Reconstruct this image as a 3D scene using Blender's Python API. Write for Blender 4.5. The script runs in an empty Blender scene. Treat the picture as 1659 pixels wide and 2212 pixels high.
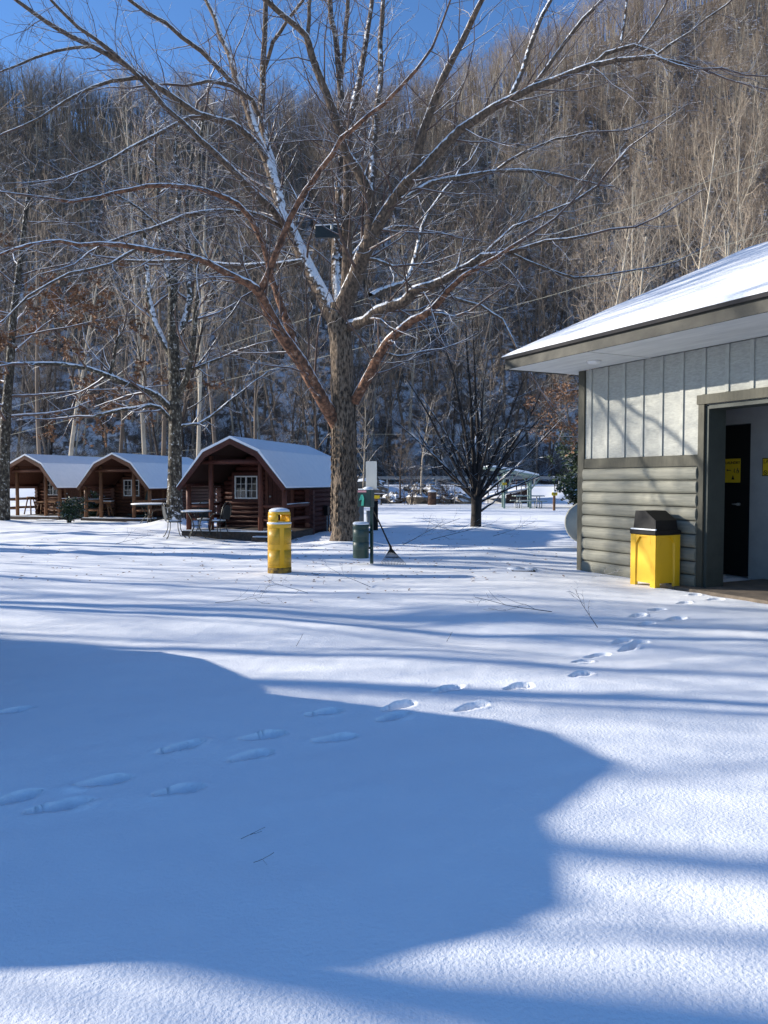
import bpy, math, random
import numpy as np
from mathutils import Vector, Matrix

scene = bpy.context.scene
COL = scene.collection
R = math.radians
PI = math.pi

# ------------------------------------------------------------------ camera
CAM_H = 1.6
PITCH = R(2.28)
FPX = 1662.0
cam_d = bpy.data.cameras.new('camera')
cam = bpy.data.objects.new('camera', cam_d)
COL.objects.link(cam)
cam.location = (0, 0, CAM_H)
cam.rotation_euler = (PI / 2 - PITCH, 0, 0)
cam_d.sensor_fit = 'VERTICAL'
cam_d.angle = 2 * math.atan(1106.0 / FPX)
cam_d.clip_start = 0.05
cam_d.clip_end = 3000
scene.camera = cam

# ------------------------------------------------------------------ sky, sun, exposure
SUN_EL = R(18.5)
SUN_A = R(-13.0)
sun_dir = Vector((math.cos(SUN_EL) * math.cos(SUN_A), math.cos(SUN_EL) * math.sin(SUN_A), -math.sin(SUN_EL)))
w = bpy.data.worlds.new('World')
scene.world = w
w.use_nodes = True
nt = w.node_tree
bg = nt.nodes['Background']
sky = nt.nodes.new('ShaderNodeTexSky')
sky.sky_type = 'NISHITA'
sky.sun_disc = False
sky.sun_elevation = SUN_EL
sky.sun_rotation = math.atan2(-sun_dir.x, -sun_dir.y)
sky.altitude = 600
sky.air_density = 1.0
sky.dust_density = 0.0
sky.ozone_density = 6.5
nt.links.new(sky.outputs[0], bg.inputs[0])
bg.inputs[1].default_value = 0.126
sl = bpy.data.lights.new('sun', 'SUN')
sl.energy = 5.0
sl.angle = R(0.53)
sl.color = (1.0, 0.93, 0.81)
so = bpy.data.objects.new('sun', sl)
so.rotation_euler = sun_dir.to_track_quat('-Z', 'Y').to_euler()
so.location = (-30, 8, 12)
COL.objects.link(so)
scene.view_settings.view_transform = 'Standard'
scene.view_settings.look = 'None'
scene.view_settings.gamma = 1
scene.view_settings.exposure = 0.86
scene.render.engine = 'CYCLES'
scene.cycles.max_bounces = 5
scene.cycles.diffuse_bounces = 3
scene.cycles.glossy_bounces = 2
scene.cycles.transmission_bounces = 3
scene.cycles.transparent_max_bounces = 6
scene.cycles.use_denoising = True
scene.cycles.sample_clamp_indirect = 4

# ------------------------------------------------------------------ small maths
CP, SP = math.cos(PITCH), math.sin(PITCH)


def P3(u, v, Y):
    """a point of the place at depth Y seen in direction (u, v) of the 1659 px wide study copy"""
    x = (u - 829.5) / FPX
    y = (1106 - v) / FPX
    d = (x, CP + y * SP, -SP + y * CP)
    t = Y / d[1]
    return (d[0] * t, Y, CAM_H + d[2] * t)


def G(u, v, z=0.0):
    x = (u - 829.5) / FPX
    y = (1106 - v) / FPX
    d = (x, CP + y * SP, -SP + y * CP)
    t = (z - CAM_H) / d[2]
    return (d[0] * t, d[1] * t)


def sst(a, b, x):
    t = np.clip((x - a) / (b - a), 0, 1)
    return t * t * (3 - 2 * t)


_nr = random.Random(5)
_WV = [(_nr.uniform(0, 2 * PI), _nr.uniform(0.6, 1.5), _nr.uniform(0, 6.28)) for _ in range(9)]


def wav(x, y, s, k=0):
    """smooth rolling noise about -1..1 with features of size s"""
    o = 0
    for i, (a, f, p) in enumerate(_WV):
        q = 2 * PI / s * f * 0.7
        o = o + np.sin((x * math.cos(a + k) + y * math.sin(a + k)) * q + p * (k + 1) + 1.3 * np.sin((y * math.cos(a) - x * math.sin(a)) * q * 0.6 + p))
    return o / 5.0


FOOT = [(1545, 1300), (1478, 1308), (1462, 1338), (1378, 1333), (1395, 1348), (1342, 1378), (1380, 1382), (1358, 1390), (1290, 1402),
        (1258, 1418), (1255, 1455), (1120, 1483), (965, 1489), (1018, 1527), (862, 1524), (850, 1545), (700, 1538),
        (725, 1590), (572, 1587), (545, 1628), (390, 1613), (385, 1703), (225, 1685), (130, 1735), (30, 1720), (25, 1535), (1500, 1290), (1420, 1322)]
_fr = random.Random(3)
FEET = []
for (u, v) in FOOT:
    gx, gy = G(u, v)
    FEET.append((gx, gy, _fr.uniform(0.45, 0.8), _fr.uniform(0.125, 0.15), _fr.uniform(0.047, 0.056), _fr.uniform(0.09, 0.12)))

MOUNDS = [(-0.98, 19.35, 0.75, 0.17), (-7.5, 27.5, 1.0, 0.30), (3.2, 26.5, 0.6, 0.08), (-14.65, 29.6, 0.8, 0.12),
          (-0.3, 17.0, 1.6, 0.05), (2.6, 11.0, 1.5, 0.07), (1.0, 9.0, 1.2, 0.05), (2.35, 13.5, 0.7, 0.05),
          (-8.0, 22.5, 1.6, 0.12), (-5.8, 21.0, 0.8, 0.06), (-10.5, 22.8, 1.2, 0.12), (-5.5, 5.6, 2.0, 0.0), (2.2, 16.6, 1.2, 0.13), (4.5, 9.0, 1.5, 0.05), (-1.83, 13.44, .4, .035), (-.3, 14.5, .4, .03)]


def ground_z(x, y):
    x = np.asarray(x, float)
    y = np.asarray(y, float)
    fade = sst(2.0, 9.0, y) * (1 - sst(50, 56, y))
    z = 0.035 * wav(x, y, 6.5, 0) * fade + 0.012 * wav(x, y, 1.7, 1) * (0.3 + fade)
    rough = np.exp(-((y - 23) / 7.0) ** 2)
    z = z + rough * (0.028 * wav(x, y, 1.1, 2) + 0.016 * wav(x * 0.6, y, 0.55, 3))
    z = z + 0.004 * wav(x, y, 0.37, 4) * (1 - sst(20, 30, y)) + 0.018 * wav(x * .6, y, 1.9, 5) * (1 - sst(9, 14, y))
    # soft hollow of the snowed-over walk
    ax, ay = 0.9, 8.3
    z = z - 0.10 * np.exp(-(((x - ax) * 0.35 + (y - ay) * 0.4) / 0.42) ** 2) * np.exp(-((x - ax) ** 2 + (y - ay) ** 2) / 3.5)
    for (mx, my, r, h) in MOUNDS:
        z = z + h * np.exp(-((x - mx) ** 2 + (y - my) ** 2) / (r * r))
    for (fx, fy, an, L, W, D) in FEET:
        m = (np.abs(x - fx) < 0.5) & (np.abs(y - fy) < 0.5)
        if not np.any(m):
            continue
        dx, dy = x - fx, y - fy
        a = dx * math.cos(an) + dy * math.sin(an)
        b = -dx * math.sin(an) + dy * math.cos(an)
        q = np.sqrt((a / L) ** 2 + (b / (W * (1 + 0.25 * np.sin(a / L * 3)))) ** 2) + 0.06 * wav(x, y, 0.25, 7)
        z = z + np.where(m, -D * (1 - sst(0.86, 1.06, q)) * (1 + .18 * wav(x, y, .22, 9)) + 0.016 * np.exp(-((q - 1.3) / 0.22) ** 2) * np.clip(wav(x, y, 0.2, 6) + .1, 0, 1.5), 0)
    # level pad at the laundry slab, and the road bank
    lx_ = (x - 3.52) * .444 - (y - 13.8) * .896
    ly_ = (x - 3.52) * .896 + (y - 13.8) * .444
    pad = sst(2.0, 2.5, lx_ + .1 * wav(x, y, .5, 3)) * sst(-.62, -.36, ly_ + .06 * wav(x, y, .4, 2) - .02 * lx_)
    z = z * (1 - pad) - .04 * pad
    z = z + 1.3 * sst(55.5, 60.5, y + 0.6 * wav(x, y, 7, 5)) + 0.10 * wav(x, y, 2.2, 8) * sst(54, 57, y) * (1 - sst(59, 61, y))
    return z


def gz(x, y):
    return float(ground_z(np.array([x]), np.array([y]))[0])


def hill_z(x, y):
    x = np.asarray(x, float)
    y = np.asarray(y, float)
    slope = 0.80 + 0.30 * sst(-15, -150, x) + 0.10 * sst(15, 120, x)
    yb = 68.0 - 6.0 * sst(12, 60, x)
    z = 1.3 + slope * (y - yb) * sst(-2, 14, y - yb) + 1.6 * wav(x, y, 26, 2) * sst(2, 25, y - yb) + 4.0 * wav(x, y, 90, 4) * sst(10, 60, y - yb)
    cap = 77 + np.interp(x, [-150, -60, 5, 17, 45, 125, 260], [2, -5, 4, 11, 34, 78, 110]) + 2.5 * wav(x, x * 0, 45, 1)
    k = 5.0
    z = -k * np.logaddexp(-z / k, -cap / k)
    z = z - 0.12 * np.maximum(0, y - 230)
    return z + 0.25 * wav(x, y, 3.0, 6) * sst(3, 10, y - yb) - 0.01


# ------------------------------------------------------------------ mesh builder
class MB:
    def __init__(s):
        s.v = []
        s.f = []

    def add(s, vs, fs):
        o = len(s.v)
        s.v.extend(vs)
        s.f.extend([tuple(i + o for i in f) for f in fs])
        return s

    def box(s, x0, x1, y0, y1, z0, z1):
        return s.add([(x0, y0, z0), (x1, y0, z0), (x1, y1, z0), (x0, y1, z0), (x0, y0, z1), (x1, y0, z1), (x1, y1, z1), (x0, y1, z1)],
                     [(0, 3, 2, 1), (4, 5, 6, 7), (0, 1, 5, 4), (1, 2, 6, 5), (2, 3, 7, 6), (3, 0, 4, 7)])

    def cbox(s, x0, x1, y0, y1, z0, z1, c=0.01):
        """box with chamfered edges"""
        vs = []
        for (z, i) in ((z0, c), (z0 + c, 0), (z1 - c, 0), (z1, c)):
            a, b, e, g = x0 + i, x1 - i, y0 + i, y1 - i
            vs += [(a + c, e, z), (b - c, e, z), (b, e + c, z), (b, g - c, z), (b - c, g, z), (a + c, g, z), (a, g - c, z), (a, e + c, z)]
        fs = [tuple(range(7, -1, -1)), tuple(range(24, 32))]
        for k in range(3):
            for i in range(8):
                j = (i + 1) % 8
                fs.append((k * 8 + i, k * 8 + j, k * 8 + 8 + j, k * 8 + 8 + i))
        return s.add(vs, fs)

    def frustum(s, x0, x1, y0, y1, z0, X0, X1, Y0, Y1, z1):
        return s.add([(x0, y0, z0), (x1, y0, z0), (x1, y1, z0), (x0, y1, z0), (X0, Y0, z1), (X1, Y0, z1), (X1, Y1, z1), (X0, Y1, z1)],
                     [(0, 3, 2, 1), (4, 5, 6, 7), (0, 1, 5, 4), (1, 2, 6, 5), (2, 3, 7, 6), (3, 0, 4, 7)])

    def tube(s, pts, rad, n=8, cap=True):
        pts = [Vector(p) for p in pts]
        if not hasattr(rad, '__len__'):
            rad = [rad] * len(pts)
        vs, fs = [], []
        d0 = (pts[-1] - pts[0]).normalized() if (pts[-1] - pts[0]).length > 1e-6 else (pts[1] - pts[0]).normalized()
        ref = Vector((0, 0, 1)) if abs(d0.z) < 0.8 else Vector((1, 0, 0))
        for i, p in enumerate(pts):
            t = (pts[min(i + 1, len(pts) - 1)] - pts[max(i - 1, 0)]).normalized()
            a = ref - t * ref.dot(t)
            a.normalize()
            ref = a
            b = t.cross(a)
            for k in range(n):
                q = 2 * PI * k / n
                vs.append(tuple(p + (a * math.cos(q) + b * math.sin(q)) * rad[i]))
        for i in range(len(pts) - 1):
            for k in range(n):
                j = (k + 1) % n
                fs.append((i * n + k, i * n + j, i * n + n + j, i * n + n + k))
        if cap:
            fs.append(tuple(range(n - 1, -1, -1)))
            fs.append(tuple(range((len(pts) - 1) * n, len(pts) * n)))
        return s.add(vs, fs)

    def lathe(s, prof, n=24, c=(0, 0, 0)):
        vs, fs = [], []
        for (r, z) in prof:
            for k in range(n):
                q = 2 * PI * k / n
                vs.append((c[0] + r * math.cos(q), c[1] + r * math.sin(q), c[2] + z))
        for i in range(len(prof) - 1):
            for k in range(n):
                j = (k + 1) % n
                fs.append((i * n + k, i * n + j, i * n + n + j, i * n + n + k))
        fs.append(tuple(range(n - 1, -1, -1)))
        fs.append(tuple(range((len(prof) - 1) * n, len(prof) * n)))
        return s.add(vs, fs)

    def prism(s, poly, a0, a1, axis='y'):
        """polygon in the plane across an axis, swept from a0 to a1"""
        n = len(poly)
        mk = {'y': lambda p, a: (p[0], a, p[1]), 'x': lambda p, a: (a, p[0], p[1]), 'z': lambda p, a: (p[0], p[1], a)}[axis]
        vs = [mk(p, a0) for p in poly] + [mk(p, a1) for p in poly]
        fs = [tuple(range(n - 1, -1, -1)), tuple(range(n, 2 * n))]
        for i in range(n):
            j = (i + 1) % n
            fs.append((i, j, n + j, n + i))
        return s.add(vs, fs)

    def mesh(s, name, mat, smooth=False):
        me = bpy.data.meshes.new(name)
        me.from_pydata(s.v, [], s.f)
        if mat:
            me.materials.append(mat)
        if smooth:
            me.polygons.foreach_set('use_smooth', [len(p.vertices) == 4 for p in me.polygons])
        me.update()
        return me


def link(name, me, parent=None, loc=None, rz=None):
    o = bpy.data.objects.new(name, me)
    COL.objects.link(o)
    if parent:
        o.parent = parent
    if loc is not None:
        o.location = loc
    if rz is not None:
        o.rotation_euler = (0, 0, rz)
    return o


def part(name, mb, mat, parent, smooth=False, loc=None, label=None):
    o = link(name, mb.mesh(name, mat, smooth), parent, loc)
    if label:
        o['label'] = label
    return o


def tag(o, label, cat, group=None):
    o['label'] = label
    o['category'] = cat
    if group:
        o['group'] = group
    return o


def thing(name, label, cat, loc=(0, 0, 0), rz=0, group=None):
    o = link(name, None, None, loc, rz)
    o.empty_display_size = 0.2
    return tag(o, label, cat, group)


def copy_tree(o, parent=None):
    c = o.copy()
    COL.objects.link(c)
    c.parent = parent
    for ch in list(o.children):
        copy_tree(ch, c)
    return c


def fast_mesh(name, V, F, mat, smooth=True):
    """numpy verts (n,3), quads or triangles (m,k)"""
    me = bpy.data.meshes.new(name)
    k = F.shape[1]
    me.vertices.add(len(V))
    me.vertices.foreach_set('co', np.ascontiguousarray(V, np.float32).ravel())
    me.loops.add(F.size)
    me.loops.foreach_set('vertex_index', np.ascontiguousarray(F, np.int32).ravel())
    me.polygons.add(len(F))
    me.polygons.foreach_set('loop_start', np.arange(0, F.size, k, dtype=np.int32))
    me.polygons.foreach_set('loop_total', np.full(len(F), k, np.int32))
    me.polygons.foreach_set('use_smooth', np.full(len(F), smooth, bool))
    me.materials.append(mat)
    me.update(calc_edges=True)
    return me


# ------------------------------------------------------------------ materials
def M(name, col, rough=0.7, col2=None, scale=6, stretch=(1, 1, 1), bump=0.0, bscale=30, metal=0.0, snow=None, spec=0.3, contrast=(0.35, 0.65), vary=0.0, col3=None):
    m = bpy.data.materials.new(name)
    m.use_nodes = True
    t = m.node_tree
    N, L = t.nodes, t.links
    b = N['Principled BSDF']
    b.inputs['Roughness'].default_value = rough
    b.inputs['Metallic'].default_value = metal
    b.inputs['Specular IOR Level'].default_value = spec
    tc = N.new('ShaderNodeTexCoord')
    mp = N.new('ShaderNodeMapping')
    mp.inputs['Scale'].default_value = stretch
    L.new(tc.outputs['Object'], mp.inputs['Vector'])
    oi = N.new('ShaderNodeObjectInfo')
    ml = N.new('ShaderNodeMath')
    ml.operation = 'MULTIPLY'
    ml.inputs[1].default_value = 37.0
    L.new(oi.outputs['Random'], ml.inputs[0])
    cx = N.new('ShaderNodeCombineXYZ')
    for i in range(3):
        L.new(ml.outputs[0], cx.inputs[i])
    L.new(cx.outputs[0], mp.inputs['Location'])
    out = None
    if col2 is None:
        col2 = tuple(c * 0.8 for c in col)
    n1 = N.new('ShaderNodeTexNoise')
    n1.inputs['Scale'].default_value = scale
    n1.inputs['Detail'].default_value = 5
    n1.inputs['Roughness'].default_value = 0.65
    L.new(mp.outputs[0], n1.inputs['Vector'])
    cr = N.new('ShaderNodeValToRGB')
    cr.color_ramp.elements[0].position = contrast[0]
    cr.color_ramp.elements[1].position = contrast[1]
    cr.color_ramp.elements[0].color = (*col2, 1)
    cr.color_ramp.elements[1].color = (*col, 1)
    if col3:
        e = cr.color_ramp.elements.new(min(0.98, contrast[1] + 0.1))
        e.color = (*col3, 1)
    L.new(n1.outputs['Fac'], cr.inputs['Fac'])
    out = cr.outputs['Color']
    if vary:
        hs = N.new('ShaderNodeHueSaturation')
        mr = N.new('ShaderNodeMapRange')
        mr.inputs['To Min'].default_value = 1 - vary
        mr.inputs['To Max'].default_value = 1 + vary
        L.new(oi.outputs['Random'], mr.inputs['Value'])
        L.new(mr.outputs[0], hs.inputs['Value'])
        L.new(out, hs.inputs['Color'])
        out = hs.outputs['Color']
    if snow:
        lo, hi, ns, na = snow
        ge = N.new('ShaderNodeNewGeometry')
        sx = N.new('ShaderNodeSeparateXYZ')
        L.new(ge.outputs['Normal'], sx.inputs[0])
        n2 = N.new('ShaderNodeTexNoise')
        n2.inputs['Scale'].default_value = ns
        n2.inputs['Detail'].default_value = 3
        L.new(tc.outputs['Object'], n2.inputs['Vector'])
        ma = N.new('ShaderNodeMath')
        ma.operation = 'MULTIPLY_ADD'
        ma.inputs[1].default_value = na
        L.new(n2.outputs['Fac'], ma.inputs[0])
        L.new(sx.outputs['Z'], ma.inputs[2])
        mr = N.new('ShaderNodeMapRange')
        mr.inputs['From Min'].default_value = lo + na * 0.5
        mr.inputs['From Max'].default_value = hi + na * 0.5
        L.new(ma.outputs[0], mr.inputs['Value'])
        mx = N.new('ShaderNodeMix')
        mx.data_type = 'RGBA'
        L.new(mr.outputs[0], mx.inputs['Factor'])
        L.new(out, mx.inputs['A'])
        mx.inputs['B'].default_value = (0.86, 0.87, 0.89, 1)
        out = mx.outputs['Result']
    L.new(out, b.inputs['Base Color'])
    if bump:
        n3 = N.new('ShaderNodeTexNoise')
        n3.inputs['Scale'].default_value = bscale
        n3.inputs['Detail'].default_value = 4
        L.new(mp.outputs[0], n3.inputs['Vector'])
        bp = N.new('ShaderNodeBump')
        bp.inputs['Strength'].default_value = 0.8
        bp.inputs['Distance'].default_value = bump
        L.new(n3.outputs['Fac'], bp.inputs['Height'])
        L.new(bp.outputs['Normal'], b.inputs['Normal'])
    return m


def snow_material(name, litter=0.0):
    m = bpy.data.materials.new(name)
    m.use_nodes = True
    t = m.node_tree
    N, L = t.nodes, t.links
    b = N['Principled BSDF']
    b.inputs['Roughness'].default_value = 0.75
    b.inputs['Specular IOR Level'].default_value = 0.25
    tc = N.new('ShaderNodeTexCoord')
    prev = None
    for (sc, di, st, de) in ((9, 0.008, 0.5, 4), (58, 0.0055, 0.8, 3), (190, 0.002, 0.7, 2)):
        n = N.new('ShaderNodeTexNoise')
        n.inputs['Scale'].default_value = sc
        n.inputs['Detail'].default_value = de
        L.new(tc.outputs['Object'], n.inputs['Vector'])
        bp = N.new('ShaderNodeBump')
        bp.inputs['Strength'].default_value = st
        bp.inputs['Distance'].default_value = di
        L.new(n.outputs['Fac'], bp.inputs['Height'])
        if prev:
            L.new(prev, bp.inputs['Normal'])
        prev = bp.outputs['Normal']
    L.new(prev, b.inputs['Normal'])
    n = N.new('ShaderNodeTexNoise')
    n.inputs['Scale'].default_value = 0.9 if litter else 2.5
    n.inputs['Detail'].default_value = 8
    n.inputs['Roughness'].default_value = 0.7
    L.new(tc.outputs['Object'], n.inputs['Vector'])
    cr = N.new('ShaderNodeValToRGB')
    if litter:
        cr.color_ramp.elements[0].position = 0.40 + litter
        cr.color_ramp.elements[0].color = (0.12, 0.088, 0.065, 1)
        cr.color_ramp.elements[1].position = 0.50 + litter
        cr.color_ramp.elements[1].color = (0.74, 0.76, 0.80, 1)
    else:
        cr.color_ramp.elements[0].position = 0.25
        cr.color_ramp.elements[0].color = (0.84, 0.865, 0.90, 1)
        cr.color_ramp.elements[1].position = 0.7
        cr.color_ramp.elements[1].color = (0.89, 0.90, 0.92, 1)
    fac = n.outputs['Fac']
    if litter:
        sx = N.new('ShaderNodeSeparateXYZ')
        L.new(tc.outputs['Object'], sx.inputs[0])
        mr = N.new('ShaderNodeMapRange')
        mr.inputs['From Min'].default_value = 14
        mr.inputs['From Max'].default_value = 42
        mr.inputs['To Min'].default_value = 0.0
        mr.inputs['To Max'].default_value = 0.07
        L.new(sx.outputs['Z'], mr.inputs['Value'])
        su = N.new('ShaderNodeMath')
        su.operation = 'SUBTRACT'
        L.new(fac, su.inputs[0])
        L.new(mr.outputs[0], su.inputs[1])
        fac = su.outputs[0]
    L.new(fac, cr.inputs['Fac'])
    L.new(cr.outputs['Color'], b.inputs['Base Color'])
    return m


def perforated(name, col, hole=(0.012, 0.010, 0.006), n=26):
    """sheet metal punched with rows of round holes; object coordinates on a drum about the z axis"""
    m = bpy.data.materials.new(name)
    m.use_nodes = True
    t = m.node_tree
    N, L = t.nodes, t.links
    b = N['Principled BSDF']
    b.inputs['Roughness'].default_value = 0.45
    tc = N.new('ShaderNodeTexCoord')
    sx = N.new('ShaderNodeSeparateXYZ')
    L.new(tc.outputs['Object'], sx.inputs[0])

    def ma(op, a, bb=None):
        k = N.new('ShaderNodeMath')
        k.operation = op
        for i, q in enumerate((a, bb)):
            if q is None:
                continue
            if isinstance(q, (int, float)):
                k.inputs[i].default_value = q
            else:
                L.new(q, k.inputs[i])
        return k.outputs[0]
    ang = ma('MULTIPLY', ma('ARCTAN2', sx.outputs['Y'], sx.outputs['X']), n * 3 / (2 * PI))
    zz = ma('MULTIPLY', sx.outputs['Z'], 46)
    row = ma('MULTIPLY', ma('FLOOR', zz), 0.5)
    fx = ma('SUBTRACT', ma('FRACT', ma('ADD', ang, row)), 0.5)
    fz = ma('SUBTRACT', ma('FRACT', zz), 0.5)
    d = ma('SQRT', ma('ADD', ma('MULTIPLY', fx, fx), ma('MULTIPLY', fz, fz)))
    k = ma('LESS_THAN', d, 0.36)
    mx = N.new('ShaderNodeMix')
    mx.data_type = 'RGBA'
    L.new(k, mx.inputs['Factor'])
    mx.inputs['A'].default_value = (*col, 1)
    mx.inputs['B'].default_value = (*hole, 1)
    L.new(mx.outputs['Result'], b.inputs['Base Color'])
    return m


SNOW = snow_material('snow')
SNOWH = snow_material('hill_snow', 0.06)
m_snowcap = M('snow_cap', (0.81, 0.82, 0.84), 0.8, (0.75, 0.77, 0.80), 5, bump=0.012, bscale=22)
m_bark = M('flaky_bark', (0.17, 0.12, 0.085), 0.9, (0.038, 0.03, 0.024), 11, (1.6, 1.6, 0.8), 0.07, 12, snow=(0.22, 0.36, 11, 0.9), col3=(0.24, 0.20, 0.16))
m_trunk = M('furrowed_trunk_bark', (0.20, 0.145, 0.10), 0.9, (0.03, 0.024, 0.019), 10, (2.0, 2.0, 0.7), 0.08, 10, snow=(0.55, 0.75, 9, 0.9), col3=(0.23, 0.19, 0.15), contrast=(0.40, 0.56))
m_barkor = M('orange_flaky_bark', (0.24, 0.115, 0.065), 0.9, (0.06, 0.034, 0.024), 10, (1, 1, 1), 0.06, 11, snow=(0.30, 0.45, 8, 1.0), col3=(0.34, 0.26, 0.19), contrast=(0.4, 0.6))
m_twig = M('reddish_twig', (0.13, 0.085, 0.068), 0.85, (0.065, 0.043, 0.036), 3, snow=(0.22, 0.45, 4, 1.1))
m_barkg = M('mottled_grey_bark', (0.10, 0.085, 0.062), 0.9, (0.026, 0.022, 0.018), 9, (1.3, 1.3, 0.8), 0.05, 12, snow=(0.2, 0.35, 8, 1.2), col3=(0.40, 0.38, 0.33), contrast=(0.42, 0.58))
m_barkd = M('dark_bark', (0.034, 0.028, 0.026), 0.9, (0.014, 0.012, 0.011), 6, (2, 2, 0.6), 0.02, 16, snow=(0.42, 0.62, 4, 1.0))
m_hill = [M('hill_bark_brown', (0.20, 0.152, 0.115), 0.9, (0.11, 0.083, 0.063), 0.8, snow=(0.55, 0.9, 2, 0.8), vary=0.3),
          M('hill_bark_pale', (0.50, 0.43, 0.33), 0.9, (0.26, 0.21, 0.16), 0.9, snow=(0.45, 0.7, 2, 0.9), vary=0.2),
          M('hill_bark_dark', (0.085, 0.06, 0.045), 0.9, (0.045, 0.034, 0.027), 0.8, snow=(0.55, 0.9, 2, 0.8), vary=0.25)]
m_hilltwig = [M('hill_twig_brown', (0.31, 0.24, 0.18), 0.9, (0.20, 0.15, 0.11), 0.7, vary=0.3),
              M('hill_twig_tan', (0.41, 0.33, 0.25), 0.9, (0.28, 0.215, 0.16), 0.7, vary=0.3)]
m_deadleaf = M('dead_leaf', (0.25, 0.135, 0.075), 0.8, (0.13, 0.07, 0.04), 2.5, col3=(0.33, 0.21, 0.12))
m_green = M('evergreen_leaf', (0.055, 0.085, 0.035), 0.55, (0.025, 0.045, 0.02), 3, snow=(0.75, 1.0, 3, 0.7))
m_logred = M('red_stained_log', (0.082, 0.022, 0.015), 0.7, (0.042, 0.012, 0.009), 3, (6, 6, 6), 0.006, 20, vary=0.15)
m_logor = M('brown_stained_log', (0.11, 0.040, 0.021), 0.7, (0.06, 0.022, 0.012), 3, (6, 6, 6), 0.006, 20, vary=0.15)
m_postred = M('red_stained_post', (0.13, 0.042, 0.024), 0.65, (0.08, 0.026, 0.016), 4, (4, 4, 1), 0.004, 20, vary=0.1)
m_postor = M('tan_stained_post', (0.20, 0.092, 0.04), 0.65, (0.12, 0.052, 0.024), 4, (4, 4, 1), 0.004, 20, vary=0.15)
m_core = M('dark_wall_core', (0.03, 0.011, 0.008), 0.9)
m_deck = M('weathered_deck', (0.085, 0.062, 0.048), 0.85, (0.045, 0.034, 0.028), 5, (3, 1, 3), 0.004, 30, vary=0.15)
m_white = M('white_vinyl', (0.78, 0.78, 0.77), 0.45, (0.72, 0.72, 0.71), 4)
m_glass = M('dark_window_glass', (0.02, 0.024, 0.03), 0.06, (0.015, 0.018, 0.02), 3, spec=0.7)
m_shingle = M('dark_shingle', (0.035, 0.033, 0.034), 0.9)
m_iron = M('black_wrought_iron', (0.016, 0.02, 0.018), 0.45, (0.01, 0.012, 0.011), 12, spec=0.5)
m_dkgreen = M('dark_green_paint', (0.012, 0.045, 0.034), 0.42, (0.009, 0.034, 0.027), 7, spec=0.5)
m_wood = M('bare_brown_wood', (0.24, 0.12, 0.055), 0.7, (0.14, 0.065, 0.03), 5, (3, 3, 1), 0.004, 20)
m_yel = M('yellow_enamel', (0.76, 0.42, 0.016), 0.38, (0.70, 0.38, 0.014), 6, spec=0.5)
m_yelp = M('yellow_plastic', (0.70, 0.40, 0.006), 0.42, (0.66, 0.37, 0.006), 5, spec=0.45)
m_blackp = M('black_plastic', (0.008, 0.008, 0.009), 0.5, (0.006, 0.006, 0.007), 8, spec=0.2)
m_rust = M('rusty_yellow_base', (0.42, 0.24, 0.03), 0.7, (0.07, 0.045, 0.025), 9, contrast=(0.4, 0.6))
m_yperf = perforated('punched_yellow_steel', (0.76, 0.42, 0.016), (0.33, 0.175, 0.01))
m_gperf = perforated('punched_green_steel', (0.012, 0.045, 0.034), (0.05, 0.075, 0.07), 22)
m_alu = M('weathered_aluminium', (0.58, 0.56, 0.50), 0.55, (0.48, 0.46, 0.41), 4, (1, 1, 0.3))
m_galv = M('galvanised_steel', (0.34, 0.35, 0.35), 0.5, (0.26, 0.27, 0.275), 3, metal=0.3)
m_sage = M('sage_grey_log_siding', (0.25, 0.243, 0.195), 0.62, (0.18, 0.175, 0.14), 3, (0.5, 7, 7), 0.006, 12, vary=0.06)
m_panel = M('pale_grey_board', (0.385, 0.388, 0.355), 0.75, (0.265, 0.268, 0.248), 5, (2.5, 2.5, 9), 0.004, 16, contrast=(0.3, 0.7))
m_batten = M('pale_grey_batten', (0.375, 0.378, 0.345), 0.75, (0.30, 0.303, 0.28), 8, bump=0.003, bscale=30)
m_trim = M('olive_trim', (0.068, 0.065, 0.048), 0.65, (0.048, 0.046, 0.034), 5, (6, 6, 1), 0.004, 24)
m_trimd = M('dark_green_jamb', (0.040, 0.048, 0.042), 0.6, (0.03, 0.037, 0.033), 5, bump=0.003, bscale=24)
m_fascia = M('olive_fascia', (0.058, 0.055, 0.044), 0.65, (0.036, 0.034, 0.028), 4, (1, 1, 1), 0.005, 10)
m_soffit = M('white_soffit', (0.66, 0.66, 0.62), 0.8, (0.54, 0.54, 0.51), 2, (0.6, 3, 1))
m_inner = M('grey_block_paint', (0.38, 0.385, 0.385), 0.8, (0.32, 0.325, 0.325), 3)
m_concrete = M('worn_concrete', (0.20, 0.16, 0.12), 0.9, (0.12, 0.10, 0.08), 4, bump=0.003, bscale=40)
m_door = M('black_door', (0.008, 0.009, 0.009), 0.6)
m_sign = M('yellow_sign', (0.74, 0.50, 0.02), 0.5, (0.70, 0.46, 0.02), 4)
m_ink = M('black_ink', (0.012, 0.012, 0.012), 0.6)
m_tank = M('cream_tank_paint', (0.36, 0.35, 0.29), 0.5, (0.30, 0.29, 0.24), 3, spec=0.4)
m_stone = M('grey_brown_boulder', (0.20, 0.165, 0.125), 0.9, (0.07, 0.06, 0.05), 2.5, bump=0.05, bscale=5, snow=(0.5, 0.7, 2.5, 0.9), vary=0.2)
m_mint = M('pale_green_paint', (0.22, 0.30, 0.255), 0.6, (0.17, 0.23, 0.20), 5)
m_wire = M('pale_cable', (0.50, 0.46, 0.34), 0.6)
m_fence = M('fence_wire', (0.10, 0.10, 0.10), 0.6)
m_bag = M('mint_green_bag', (0.10, 0.52, 0.33), 0.35, (0.06, 0.38, 0.24), 8)
m_pink = M('faded_pink_strip', (0.75, 0.35, 0.35), 0.5)
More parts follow.
